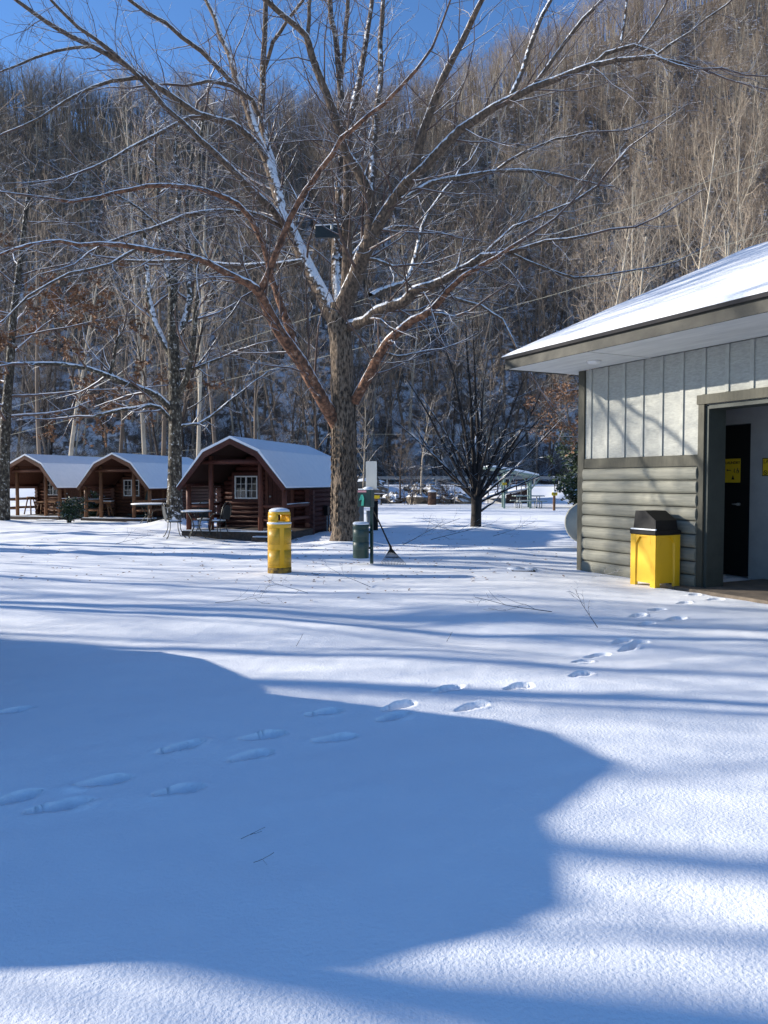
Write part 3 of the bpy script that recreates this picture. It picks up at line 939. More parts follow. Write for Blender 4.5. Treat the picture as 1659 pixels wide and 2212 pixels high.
fr = random.Random(77)
cand = []
for i in range(5200):
    y = 66 + (fr.random() ** 0.9) * 165
    x = fr.uniform(-0.60 * y - 8, 0.60 * y + 12)
    z = float(hill_z(np.array([x]), np.array([y]))[0])
    if y < 69.5 and x < 12:
        continue
    cand.append((x, y, z))
HX = np.array([c[0] for c in cand])
HY = np.array([c[1] for c in cand])
kept = []
cell = {}
for (x, y, z) in cand:
    k = (int(x // 2.3), int(y // 2.3))
    if k in cell:
        continue
    # beyond the crest nothing shows
    if float(hill_z(np.array([x * 0.93]), np.array([y * 0.93]))[0]) - 1.6 > (z - 1.6) * 0.93 + 9:
        continue
    cell[k] = 1
    kept.append((x, y, z))
vis = [c for c in kept if abs(c[0]) < 0.53 * c[1]]
vis.sort(key=lambda c: c[1])
near = vis[:288]
nearset = set(near)
rest = [c for c in kept if c not in nearset]
LB = {0: 'slender bare tree with brown bark in the dense wood on the snowy slope',
      1: 'pale-barked bare tree in the dense wood on the snowy slope',
      2: 'dark-barked bare tree in the dense wood on the snowy slope'}
for (x, y, z) in near:
    q = fr.choice([0, 0, 1, 2, 3, 3, 4, 5, 6]) if x < 20 else fr.choice([0, 1, 1, 3, 4, 4, 6, 6, 2])
    kd = (0, 1, 2, 0, 1, 2, 0)[q]
    forest_tree('forest_tree', LB[kd], ('brown', 'pale', 'dark')[kd] + '-barked trees on the lower slope', x, y, z, q, fr.uniform(0.7, 1.15), fr.uniform(0, 6.28))

# the rest of the wood reads as one mass
TC = bpy.data.collections.new('wood_kinds')
for q, (a, b) in enumerate(PROTO):
    va = np.empty(len(a.vertices) * 3, np.float32)
    a.vertices.foreach_get('co', va)
    vb = np.empty(len(b.vertices) * 3, np.float32)
    b.vertices.foreach_get('co', vb)
    fa = np.empty(len(a.loops), np.int32)
    a.loops.foreach_get('vertex_index', fa)
    fb = np.empty(len(b.loops), np.int32)
    b.loops.foreach_get('vertex_index', fb)
    me = fast_mesh('wood_kind', np.concatenate([va, vb]).reshape(-1, 3), np.concatenate([fa, fb + len(a.vertices)]).reshape(-1, 4), a.materials[0])
    me.materials.append(b.materials[0])
    me.polygons.foreach_set('material_index', np.concatenate([np.zeros(len(a.polygons), np.int32), np.ones(len(b.polygons), np.int32)]))
    TC.objects.link(bpy.data.objects.new('wood_kind_%d' % q, me))
# low brush for the slope
PU = TreeP(k=[4, 3, 2, 2], n=[7, 4, 0, 0], ratio=[0.5, 0.5, 0.5, 0.5], ang=[(20, 50)] * 4, wander=[0.1, 0.15, 0.2, 0.2], trop=[0.02, 0.04, 0.03, 0], t0=[0.15] * 4, rr=[0.5] * 4, rmin=0.009, max=2)
for q in range(3):
    rg = random.Random(400 + q)
    it = []
    for c in range(10):
        a = rg.uniform(0, 6.28)
        tl = rg.uniform(0.05, 0.6)
        grow(it, (rg.uniform(-.4, .4), rg.uniform(-.4, .4), -.2), nrm((math.cos(a) * tl, math.sin(a) * tl, 1)), rg.uniform(1.6, 3.2), .02, 0, PU, rg)
    TC.objects.link(bpy.data.objects.new('wood_kind_%d' % (7 + q), tubes_mesh('brush_kind', it, m_hill[(0, 2, 1)[q]], lambda l: 3)))


def scatter(name, pts, label, cat):
    me = bpy.data.meshes.new(name)
    me.from_pydata([p[0] for p in pts], [], [])
    for nm, ty, i in (('turn', 'FLOAT', 1), ('size', 'FLOAT', 2), ('pick', 'INT', 3)):
        at = me.attributes.new(nm, ty, 'POINT')
        at.data.foreach_set('value', [p[i] for p in pts])
    o = link(name, me)
    o['kind'] = 'stuff'
    tag(o, label, cat)
    g = bpy.data.node_groups.new(name, 'GeometryNodeTree')
    g.interface.new_socket('Geometry', in_out='INPUT', socket_type='NodeSocketGeometry')
    g.interface.new_socket('Geometry', in_out='OUTPUT', socket_type='NodeSocketGeometry')
    N, L = g.nodes, g.links
    gi, go = N.new('NodeGroupInput'), N.new('NodeGroupOutput')
    ip = N.new('GeometryNodeInstanceOnPoints')
    ci = N.new('GeometryNodeCollectionInfo')
    ci.inputs['Collection'].default_value = TC
    ci.inputs['Separate Children'].default_value = True
    ci.inputs['Reset Children'].default_value = True

    def attr(nm, dt):
        a = N.new('GeometryNodeInputNamedAttribute')
        a.data_type = dt
        a.inputs['Name'].default_value = nm
        return a.outputs['Attribute']
    cx = N.new('ShaderNodeCombineXYZ')
    L.new(attr('turn', 'FLOAT'), cx.inputs['Z'])
    L.new(gi.outputs[0], ip.inputs['Points'])
    L.new(ci.outputs[0], ip.inputs['Instance'])
    ip.inputs['Pick Instance'].default_value = True
    L.new(attr('pick', 'INT'), ip.inputs['Instance Index'])
    L.new(cx.outputs[0], ip.inputs['Rotation'])
    L.new(attr('size', 'FLOAT'), ip.inputs['Scale'])
    L.new(ip.outputs[0], go.inputs[0])
    o.modifiers.new('wood', 'NODES').node_group = g
    return o


wpts = []
for (x, y, z) in rest:
    q = fr.choice([0, 0, 1, 2, 3, 3, 5, 6]) if x < 15 else fr.choice([0, 0, 1, 3, 4, 6, 6])
    wpts.append(((x, y, z), fr.uniform(0, 6.28), fr.uniform(0.65, 1.05), q))
scatter('far_wood', wpts, 'dense mass of bare trees covering the upper mountainside', 'woodland')
bpts = []
for i in range(1500):
    y = 68.5 + (fr.random() ** 1.6) * 90
    x = fr.uniform(-0.56 * y, 0.56 * y)
    z = float(hill_z(np.array([x]), np.array([y]))[0])
    bpts.append(((x, y, z), fr.uniform(0, 6.28), fr.uniform(0.5, 1.2), fr.choice([7, 8, 9])))
scatter('slope_brush', bpts, 'low leafless brush under the trees on the snowy slope', 'brush')

# ---- trees on the near side of the road and out of frame to the left, whose shadows cross the snow
for (x, y, q, s, rz, lab) in [
    (-24, 44, 0, 1.15, .5, 'bare tree behind the leftmost cabin'), (-19.5, 47, 4, 1.1, 2.1, 'pale bare tree behind the gap between the two left cabins'),
    (-12.5, 45, 2, 1.2, 3.4, 'twin-stemmed dark tree rising behind the middle cabin'), (-8.2, 49, 3, 1.1, .9, 'slim brown tree behind the mottled tree trunk'),
    (-4.4, 52, 5, 1.0, 4.0, 'twin-stemmed dark tree behind the roof of the nearest cabin'), (-1.5, 56.3, 1, .62, 1.0, 'thin pale leaning tree by the road bank'),
    (1.2, 55.2, 2, .5, 1.7, 'small dark twin tree in front of the guardrail'), (2.7, 56.5, 4, .55, 2.7, 'small pale tree in front of the boulders'),
    (12.6, 48, 4, 1.25, 1.3, 'pale forked tree right of the picnic shelter'), (14.4, 47, 1, 1.3, 5.0, 'pale straight tree behind the propane tank'),
    (15.9, 50, 6, 1.25, 2.2, 'brown tree beside the dark evergreen bush'), (19.5, 46, 1, 1.35, .2, 'tall pale tree over the laundry roof'),
    (24, 50, 4, 1.4, 3.9, 'tall pale tree above the ridge of the laundry roof'), (17.5, 58, 0, 1.2, 4.4, 'brown tree by the road behind the laundry roof')]:
    o = forest_tree('bare_tree', lab, None, x, y, gz(x, y), q, s, rz)


SHADE = [(-15.5, 8.6, 3, 1.1, .4), (-19, 13.5, 0, 1.15, 2.0), (-26, 9.5, 6, 1.2, 4.0), (-23, 17.5, 2, 1.1, 1.2), (-33, 14, 1, 1.3, 5.2), (-30, 24, 3, 1.2, 3.0), (-41, 19, 5, 1.3, .1),
         (-20.5, 6.2, 4, 1.0, 3.3), (-14.6, 20.9, 2, 1.4, 1.0), (-11.2, 11.2, 3, .9, 2.2), (-12.5, 4.0, 5, .95, 4.4), (-17, 3.2, 0, 1.1, 1.5), (-27, 14.5, 4, 1.25, 3.8), (-22, 11.2, 1, 1.1, .9), (-14, 6.3, 6, .8, 2.9), (-24, 5.0, 3, 1.2, .7), (-18.5, 24.5, 2, 1.1, 2.7), (-22, 21.4, 5, 1.7, 3.6), (-17.6, 19.6, 0, 1.5, .9)]
for (x, y, q, s, rz) in SHADE:
    forest_tree('bare_tree', 'bare tree left of the frame casting long streaks of shade on the snow', 'trees left of the frame', x, y, gz(x, y), q, s, rz)
# tall pale trees behind the cabins and behind the laundry
for (u, Y, q, s, rz, lab) in [(255, 52, 3, 1.9, .3, 'tall brown tree above the gap between the two left cabins'), (318, 50, 1, 2.1, 2.3, 'tall pale tree rising just left of the mottled tree'), (350, 57, 0, 2.2, 4.1, 'very tall brown tree behind the mottled tree, reaching the sky'),
                              (425, 54, 1, 2.1, 5.3, 'tall pale tree just right of the mottled tree, reaching the sky'), (470, 60, 6, 2.0, 1.1, 'tall brown tree above the nearest cabin ridge'), (90, 56, 6, 1.7, 3.0, 'tall brown tree above the far left cabin'),
                              (1350, 60, 1, 1.9, .6, 'tall pale spreading tree above the laundry eave'), (1470, 57, 4, 2.0, 2.0, 'tall pale tree over the middle of the laundry roof'), (1590, 62, 1, 2.2, 3.7, 'tallest pale tree at the right edge above the laundry ridge'), (1270, 64, 6, 1.8, 5.1, 'tall brown tree above the corner of the laundry eave')]:
    x = (u - 829.5) / FPX * Y
    forest_tree('bare_tree', lab, None, x, Y, gz(x, Y) if Y < 61 else 1.3, q, s, rz, .55)

# ------------------------------------------------------------------ cabins
GAM = [(-1.62, 1.42), (-0.80, 2.40), (0.0, 2.76), (0.80, 2.40), (1.62, 1.42)]


def gam_w(z):
    """half width under the roof at height z"""
    return float(np.interp(z, [1.30, 2.28, 2.64], [1.62, 0.76, 0.0]))


def off_profile(pr, d):
    out = []
    for i, p in enumerate(pr):
        a = Vector(pr[max(0, i - 1)])
        b = Vector(pr[min(len(pr) - 1, i + 1)])
        t = (b - a).normalized()
        n = Vector((-t.y, t.x))
        out.append((p[0] + n.x * d, p[1] + n.y * d))
    return out


def cabin(label, loc, rz, m_log, m_post, extra):
    root = thing('log_cabin', label, 'cabin', loc, rz, 'log cabins in a row')
    LEN = 6.1
    WY = 2.3          # front wall
    BY = 5.85
    HW = 1.42
    DZ = 0.22         # deck top
    # roof, snow, boards
    inner = off_profile(GAM, -0.07)
    part('roof', MB().prism(GAM + inner[::-1], 0, LEN), m_core if m_log is m_logred else m_logor, root)
    so_ = off_profile(GAM, 0.075)
    so_[0] = (GAM[0][0] + 0.0, GAM[0][1] + 0.05)
    so_[-1] = (GAM[-1][0] - 0.0, GAM[-1][1] + 0.05)
    base = off_profile(GAM, 0.004)
    part('roof_snow', MB().prism(so_ + base[::-1], -0.02, LEN + 0.02), m_snowcap, root, label='smooth blanket of snow on the roof')
    for i in range(4):
        a, b = GAM[i], GAM[i + 1]
        t = (Vector(b) - Vector(a)).normalized()
        n = Vector((t.y, -t.x)) * 0.13
        e = 0.0
        q = [a, b, (b[0] + n.x * (0 if i in (1, 2) and False else 1), b[1] + n.y), (a[0] + n.x, a[1] + n.y)]
        if i == 1:
            q[2] = (0, b[1] - 0.15)
        if i == 2:
            q[3] = (0, a[1] - 0.15)
        if i == 0:
            q[2] = (b[0] + 0.055, b[1] - 0.145)
        if i == 1:
            q[3] = (a[0] + 0.055, a[1] - 0.145)
        if i == 2:
            q[2] = (b[0] - 0.055, b[1] - 0.145)
        if i == 3:
            q[3] = (a[0] - 0.055, a[1] - 0.145)
        part('barge_board', MB().prism(q, -0.035, -0.002), m_log, root)
    # deck
    part('deck_skirt', MB().box(-1.55, 1.55, 0.12, 0.16, -0.1, DZ - 0.03).box(-1.55, -1.51, 0.16, WY, -0.1, DZ - 0.03).box(1.51, 1.55, 0.16, WY, -0.1, DZ - 0.03), m_deck, root)
    pm = MB().box(-1.56, 1.56, -0.072, 0.072, DZ - 0.028, DZ).mesh('deck_plank', m_deck)
    for i in range(14):
        link('deck_plank', pm, root, (0, 0.19 + i * 0.151, 0))
    part('deck_snow', MB().prism([(-1.5, 0.14), (0.75, 0.12), (1.5, 0.13), (1.48, 0.75), (0.3, 0.55), (-0.6, 0.95), (-1.45, 1.2)], DZ + 0.003, DZ + 0.028, 'z'), m_snowcap, root)
    part('step', MB().cbox(0.7, 1.5, -0.22, 0.1, -0.1, 0.10, 0.01), m_deck, root)
    part('step_snow', MB().cbox(0.72, 1.48, -0.2, 0.08, 0.103, 0.13, 0.01), m_snowcap, root)
    # posts and rails
    for x, top in ((-1.43, 1.47), (-0.74, 2.30), (0.74, 2.30), (1.43, 1.47)):
        part('post', MB().tube([(x, 0.32, DZ), (x + 0.005, 0.32, 1.0), (x, 0.32, top)], [0.075, 0.072, 0.07], 10), m_post, root, True)
    part('tie_beam', MB().tube([(-0.98, 0.30, 2.14), (0.98, 0.30, 2.14)], 0.07, 8), m_log, root, True)
    for sx in (-1, 1):
        part('eave_beam', MB().tube([(sx * 1.46, 0.1, 1.50), (sx * 1.46, WY, 1.50)], 0.06, 8), m_log, root, True)
        for z in (0.55, 0.92):
            part('rail', MB().tube([(sx * 1.44, 0.39, z), (sx * 1.46, 1.3, z + .01), (sx * 1.44, WY + 0.02, z)], 0.05, 8), m_post, root, True)
            part('rail', MB().tube([(sx * 0.80, 0.33, z), (sx * 1.37, 0.33, z)], 0.05, 8), m_post, root, True)
        part('rail_snow', MB().tube([(sx * 1.44, 0.42, 0.965), (sx * 1.44, WY - 0.05, 0.965)], 0.026, 6), m_snowcap, root, True)
    # walls: one log after another
    part('wall_core', MB().box(-HW + .02, HW - .02, WY + 0.06, WY + 0.12, 0, 1.48).prism([(-1.40, 1.48), (1.40, 1.48), (0.74, 2.24), (0, 2.60), (-0.74, 2.24)], WY + 0.06, WY + 0.12).box(-HW + 0.03, -HW + 0.07, WY + 0.12, BY, 0, 1.5).box(HW - 0.07, HW - 0.03, WY + 0.12, BY, 0, 1.5).prism([(-1.42, 0), (1.42, 0), (1.42, 1.48), (0.74, 2.24), (0, 2.60), (-0.74, 2.24), (-1.42, 1.48)], BY - .06, BY), m_core, root)  # unseen backing panels inside the log walls, added to block light
    sm = MB().tube([(0, WY - 0.16, 0), (0, BY + 0.16, 0)], 0.082, 10).mesh('log', m_log, True)
    fm = MB().tube([(-HW - 0.14, 0, 0), (HW + 0.14, 0, 0)], 0.082, 10).mesh('log', m_log, True)
    z = DZ - 0.12
    row = 0
    while z < 2.56:
        if z < 1.36:
            link('log', fm, root, (0, WY + 0.03, z))
            link('log', sm, root, (-HW, 0, z + 0.07))
            link('log', sm, root, (HW, 0, z + 0.07))
            if row % 2 == 0:
                link('log', fm, root, (0, BY, z))
        else:
            hw = min(HW, gam_w(z + 0.07) - 0.03)
            if hw > 0.1:
                part('log', MB().tube([(-hw, 0, 0), (hw, 0, 0)], 0.082, 10), m_log, root, True, (0, WY + 0.03, z))
        z += 0.146
        row += 1
    # window with its panes
    wx, wz, ww, wh = -0.56, 1.42, 0.37, 0.345
    yw = WY - 0.06
    wn = part('window', MB().box(wx - ww, wx + ww, yw - .03, yw + .06, wz + wh - .04, wz + wh).box(wx - ww, wx + ww, yw - .03, yw + .06, wz - wh, wz - wh + .04).box(wx - ww, wx - ww + .035, yw - .03, yw + .06, wz - wh + .04, wz + wh - .04).box(wx + ww - .035, wx + ww, yw - .03, yw + .06, wz - wh + .04, wz + wh - .04).box(wx - .02, wx + .02, yw - .028, yw + .06, wz - wh + .04, wz + wh - .04), m_white, root, label='white framed sliding window')
    part('window_trim', MB().box(wx - ww - .1, wx + ww + .1, yw - .015, yw + .05, wz + wh + .002, wz + wh + .1).box(wx - ww - .1, wx + ww + .1, yw - .015, yw + .05, wz - wh - .1, wz - wh - .002).box(wx - ww - .1, wx - ww - .002, yw - .012, yw + .05, wz - wh - .002, wz + wh + .002).box(wx + ww + .002, wx + ww + .1, yw - .012, yw + .05, wz - wh - .002, wz + wh + .002), m_log, root)
    pw, ph = (ww - .055) / 2, (2 * wh - .08) / 3
    pm = MB().box(-pw / 2 + .004, pw / 2 - .004, 0, .012, -ph / 2 + .004, ph / 2 - .004).mesh('pane', m_glass)
    mt_ = MB()
    for s_ in (0, 1):
        x0 = wx - ww + .035 if s_ == 0 else wx + .02
        for i in range(2):
            for j in range(3):
                link('pane', pm, wn, (x0 + pw * (i + .5), yw + .012, wz - wh + .04 + ph * (j + .5)))
        mt_.box(x0 + pw - .007, x0 + pw + .007, yw - .005, yw + .01, wz - wh + .04, wz + wh - .04)
        for j in (1, 2):
            mt_.box(x0, x0 + 2 * pw, yw - .003, yw + .008, wz - wh + .04 + ph * j - .007, wz - wh + .04 + ph * j + .007)
    part('muntin', mt_, m_white, wn)
    # door
    dx = 0.52
    d_ = part('door', MB().box(dx - .36, dx + .36, WY - .085, WY - .03, DZ + .02, 1.92), m_core, root, label='dark plank door')
    db = MB()
    for i in range(5):
        db.box(dx - .355 + i * .143, dx - .355 + i * .143 + .135, WY - .097, WY - .085, DZ + .03, 1.91)
    part('door_board', db, m_log, d_)
    part('handle', MB().tube([(dx - .28, WY - .14, 1.15), (dx - .28, WY - .098, 1.15)], [.03, .02], 8), m_galv, d_, True)
    part('door_frame', MB().box(dx - .45, dx - .362, WY - .1, WY - .02, DZ, 1.99).box(dx + .362, dx + .45, WY - .1, WY - .02, DZ, 1.99).box(dx - .362, dx + .362, WY - .1, WY - .02, 1.922, 1.99), m_post, root)
    # porch lamp
    lm = part('porch_lamp', MB().box(0.985, 1.045, WY - .1, WY - .05, 1.62, 1.74).lathe([(.02, 0), (.05, .03), (.055, .12), (.03, .16)], 8, (1.015, WY - .14, 1.58)), m_iron, root)
    if extra:
        extra(root)
    return root


def meter(root):
    p = part('meter_box', MB().cbox(1.53, 1.66, 3.3, 3.5, .55, .85, .01), m_blackp, root, label='black electric box on the side wall')
    part('conduit', MB().tube([(1.62, 3.36, .55), (1.62, 3.36, .05)], .018, 6).tube([(1.66, 3.45, .55), (1.67, 3.45, .4), (1.67, 3.45, .02)], .02, 6), m_galv, p, True)


def cab_at(u, v, Y, zr):
    """front foot of a cabin from where its ridge end stands"""
    p = P3(u, v, Y)
    return (p[0], p[1], gz(p[0], p[1]) + 0.0)


H3, H2, H1 = R(-14.5), R(-14), R(-18)
c3 = (-4.17, 20.9, 0.0)
c2 = (-10.72, 30.4, -0.10)
c1 = (-14.9, 32.0, -0.09)
cabin('dark red log cabin, nearest and largest of the row, behind the yellow drum bin', c3, H3, m_logred, m_postred, meter)
cabin('brown log cabin, middle of the row, with a green rocking chair on its porch', c2, H2, m_logor, m_postor, None)
cabin('brown log cabin at the far left end of the row, behind the leafy tree', c1, H1, m_logor, m_postor, None)


def loc_in(c, h, x, y, z):
    return (c[0] + x * math.cos(h) - y * math.sin(h), c[1] + x * math.sin(h) + y * math.cos(h), c[2] + z)


# ------------------------------------------------------------------ porch and yard furniture
def bistro_chair(label, loc, rz, snow=True, group='black iron garden chairs'):
    t = thing('garden_chair', label, 'chair', loc, rz, group)
    s = part('seat', MB().lathe([(.17, .43), (.205, .44), (.205, .455), (.17, .46)], 18), m_iron, t, True)
    if snow:
        part('seat_snow', MB().lathe([(.185, .462), (.18, .485), (.10, .498)], 16), m_snowcap, t, True)
    lp = [(-.19, .17, .45), (-.22, .24, .65), (-.2, .27, .82), (-.12, .29, .93), (0, .295, .965), (.12, .29, .93), (.2, .27, .82), (.22, .24, .65), (.19, .17, .45)]
    part('back_hoop', MB().tube(lp, .013, 6), m_iron, t, True)
    bk = MB()
    ln = [(-.15, .22, .50), (-.17, .245, .66), (-.15, .265, .8), (-.08, .28, .87), (0, .283, .89), (.08, .28, .87), (.15, .265, .8), (.17, .245, .66), (.15, .22, .50)]
    bk.add(ln + [(a, b + .01, c) for a, b, c in ln], [tuple(range(9)), tuple(range(17, 8, -1))] + [(i, (i + 1) % 9, 9 + (i + 1) % 9, 9 + i) for i in range(9)])
    part('back_panel', bk, m_iron, t)
    for sx in (-1, 1):
        for sy in (-1, 1):
            part('leg', MB().tube([(sx * .13, sy * .13, .44), (sx * .14, sy * .14, .25), (sx * .2, sy * .2, .08), (sx * .26, sy * .26, .0)], [.012, .012, .012, .014], 6), m_iron, t, True)
        part('arm', MB().tube([(sx * .215, .24, .66), (sx * .25, .05, .66), (sx * .25, -.1, .62), (sx * .17, -.14, .45)], .011, 6), m_iron, t, True)
    return t


def bistro_table(label, loc, rz, r=.42, h=.70):
    t = thing('garden_table', label, 'table', loc, rz, 'black iron garden tables')
    part('table_top', MB().lathe([(r - .02, h - .02), (r, h - .012), (r, h), (r - .01, h + .004)], 24), m_iron, t, True)
    part('table_snow', MB().lathe([(r - .01, h + .006), (r - .015, h + .03), (r - .08, h + .042)], 22), m_snowcap, t, True)
    for i in range(4):
        a = PI / 4 + i * PI / 2
        c, s_ = math.cos(a), math.sin(a)
        part('leg', MB().tube([(c * .3, s_ * .3, h - .03), (c * .14, s_ * .14, h * .62), (c * .1, s_ * .1, h * .4), (c * .2, s_ * .2, .12), (c * .3, s_ * .3, 0)], .013, 6), m_iron, t, True)
    part('leg_ring', MB().tube([(math.cos(q * PI / 6) * .13, math.sin(q * PI / 6) * .13, h * .45) for q in range(13)], .009, 5, False), m_iron, t, True)
    return t


def on_g(u, v):
    x, y = G(u, v)
    return (x, y, gz(x, y) + .005)


tx, ty, tz = on_g(425, 1168)
tz += .03
bistro_table('round iron table with snow, among the chairs left of the nearest cabin', (tx, ty, tz), .3)
bistro_chair('black iron chair on the left side of the table by the nearest cabin', (tx - .62, ty + .05, tz - .02), PI / 2 + .5)
bistro_chair('black iron chair behind the table by the nearest cabin', (tx + .05, ty + .62, tz), .1)
bistro_chair('black iron chair on the right side of the table by the nearest cabin', (tx + .62, ty - .1, tz), -PI / 2 - .4)
x, y, z = on_g(322, 1137)
bistro_table('low iron table with a white layer of snow beside the middle cabin', (x, y, z), .9, .62, .66)
bistro_chair('black iron chair between the mottled tree and the table beside the middle cabin', (x + .55, y + .7, z + .05), -1.0)

# dark green rocking chair on the middle porch
t = thing('rocking_chair', 'dark green rocking chair on the porch of the middle cabin', 'chair', loc_in(c2, H2, 0.28, 1.45, .255), H2 + R(-48))
for sx in (-1, 1):
    part('rocker', MB().tube([(sx * .25, -.42, .09), (sx * .25, -.1, .03), (sx * .25, .2, .04), (sx * .25, .48, .13)], .022, 6), m_dkgreen, t, True)
    part('front_leg', MB().box(sx * .25 - .02, sx * .25 + .02, -.26, -.21, .04, .62), m_dkgreen, t)
    part('back_post', MB().tube([(sx * .25, .2, .05), (sx * .25, .26, .5), (sx * .24, .42, 1.15)], .022, 6), m_dkgreen, t, True)
    part('armrest', MB().box(sx * .25 - .045, sx * .25 + .045, -.32, .27, .62, .65), m_dkgreen, t)
part('seat', MB().box(-.26, .26, -.27, .24, .40, .43), m_dkgreen, t)
for i in range(5):
    x = -.18 + i * .09
    part('back_slat', MB().tube([(x, .24, .45), (x, .30, .75), (x, .405, 1.12)], .03, 4), m_dkgreen, t)
part('top_rail', MB().box(-.27, .27, .40, .44, 1.1, 1.19), m_dkgreen, t)


def log_bench(label, loc, rz, L=1.1, h=.42, snow=False, wood=m_wood):
    t = thing('log_bench', label, 'bench', loc, rz, 'rough log benches on the porches')
    part('seat', MB().cbox(-L / 2, L / 2, -.17, .17, h - .07, h, .02), wood, t)
    for sx in (-1, 1):
        for sy in (-1, 1):
            part('leg', MB().tube([(sx * (L / 2 - .2), sy * .08, h - .07), (sx * (L / 2 - .08), sy * .15, 0)], [.04, .035], 7), wood, t, True)
    if snow:
        part('seat_snow', MB().cbox(-L / 2 + .02, L / 2 - .02, -.16, .16, h + .003, h + .035, .012), m_snowcap, t)
    return t


log_bench('snow-topped log bench at the left rail of the middle cabin porch', loc_in(c2, H2, -1.02, 1.0, .255), H2 + .1, .7, .62, True)
log_bench('log bench against the wall on the far left cabin porch', loc_in(c1, H1, -.45, 1.75, .255), H1, 1.15, .55)
t = thing('wooden_stool', 'tall wooden stool on the far left cabin porch', 'stool', loc_in(c1, H1, -1.05, 1.4, .255), H1)
part('seat', MB().lathe([(.15, .72), (.17, .73), (.17, .76), (.15, .77)], 14), m_wood, t, True)
for a in (.8, 2.3, 3.9, 5.5):
    part('leg', MB().tube([(math.cos(a) * .1, math.sin(a) * .1, .73), (math.cos(a) * .26, math.sin(a) * .26, 0)], .028, 7), m_wood, t, True)
part('rung', MB().tube([(math.cos(.8) * .2, math.sin(.8) * .2, .28), (math.cos(3.9) * .2, math.sin(3.9) * .2, .28)], .018, 6), m_wood, t, True)


# ------------------------------------------------------------------ evergreen shrubs
def shrub(name, label, loc, h, w_, n, seed, leaf=.09, cat='shrub', per=5):
    rg = random.Random(seed)
    it = []
    PS = TreeP(k=[5, 4, 3, 2], n=[9, 6, 0, 0], ratio=[0.5, 0.5, 0.5, 0.5], ang=[(30, 60)] * 4, wander=[0.08, 0.15, 0.2, 0.2], trop=[0.02, 0.05, 0.03, 0], t0=[0.1] * 4, rr=[0.5] * 4, rmin=0.006, max=2)
    for c in range(n):
        a = rg.uniform(0, 6.28)
        tl = rg.uniform(0.0, w_ / h)
        grow(it, (loc[0] + rg.uniform(-.1, .1) * w_, loc[1] + rg.uniform(-.1, .1) * w_, loc[2] - .05), nrm((math.cos(a) * tl, math.sin(a) * tl, 1)), h * rg.uniform(.65, 1.0), .025, 0, PS, rg)
    root = thing(name, label, cat, loc)
    link('stem', tubes_mesh('stem', it, m_barkd, lambda l: 4, loc), root)
    link('foliage', leaf_mesh('foliage', [i for i in it if i[0] >= 1], m_green, rg, per, leaf, loc, droop=-.1), root)
    return root


x, y = -12.1, 29.5
z = gz(x, y)
shrub('evergreen_shrub', 'small dark green shrub with snow between the two left cabins', (x, y, z), .95, .6, 14, 5, .075, per=5)
p = loc_in(c2, H2, -2.2, 1.9, 0)
shrub('evergreen_shrub', 'narrow green bush seen through the porch rail of the middle cabin', p, 1.2, .5, 9, 6, .085)
shrub('rhododendron', 'tall dark green broadleaf bush behind the marker post and propane tank', (13.4, 49.0, gz(13.4, 49.0)), 4.6, 3.2, 30, 7, .26, per=4)
shrub('rhododendron', 'lower broadleaf bush in front of the tall green bush', (11.9, 47.2, gz(11.9, 47.2)), 2.1, 1.6, 12, 8, .2, per=3)
# leaf-holding young beech above them
rng = random.Random(61)
be = []
bl = (13.2, 45.5, gz(13.2, 45.5))
PO.n[0] = 26
PO.t0[0] = .3
grow(be, bl, nrm((-.12, 0, 1)), 9.5, .14, 0, PO, rng)
lv = leaf_mesh('dead_leaves', [i for i in be if i[0] >= 2], m_deadleaf, random.Random(3), 6, 0.2, bl, keep=lambda p: p[2] < 7.5)
put_tree('young_beech', 'tree with copper-brown dead leaves under the laundry eave', bl, be, m_hill[1], m_twig, 0, lambda l: {0: 10, 1: 5, 2: 4, 3: 3}[l], leaves=lv)
# brushy thickets
PU.max = 2


def thicket(label, x, y, h, n, seed, spread=.5):
    rg = random.Random(seed)
    z = gz(x, y)
    it = []
    for c in range(n):
        a = rg.uniform(0, 6.28)
        tl = rg.uniform(0.0, .45)
        grow(it, (x + rg.gauss(0, spread), y + rg.gauss(0, spread), z - .1), nrm((math.cos(a) * tl, math.sin(a) * tl, 1)), h * rg.uniform(.6, 1.0), .022 * h / 3, 0, PU, rg)
    t = thing('leafless_bush', label, 'bush', (x, y, z))
    link('stem', tubes_mesh('stem', it, m_hill[2], lambda l: 4, (x, y, z)), t)


thicket('tall thicket of upright bare stems behind the roof of the nearest cabin', -5.4, 47, 5.2, 34, 1, 1.3)
thicket('small bare bush in front of the wire fence', 4.2, 53.2, 1.9, 16, 2, .25)
thicket('many-stemmed bare bush beside the dark barrel', 1.9, 53.0, 3.4, 12, 3, .2)
thicket('bare brush beneath the copper-leaved tree', 12.6, 44.4, 1.5, 14, 4, .7)

# ------------------------------------------------------------------ the laundry building
LX, LY = 3.52, 13.8
LR = math.atan2(-.896, .444)
lroot = thing('laundry_building', 'grey laundry building with log siding, white board-and-batten and snowy overhanging roof', 'building', (LX, LY, 0), LR)
XE = 9.0
JX = 2.62           # outer edge of the door trim
BD = 8.6            # depth
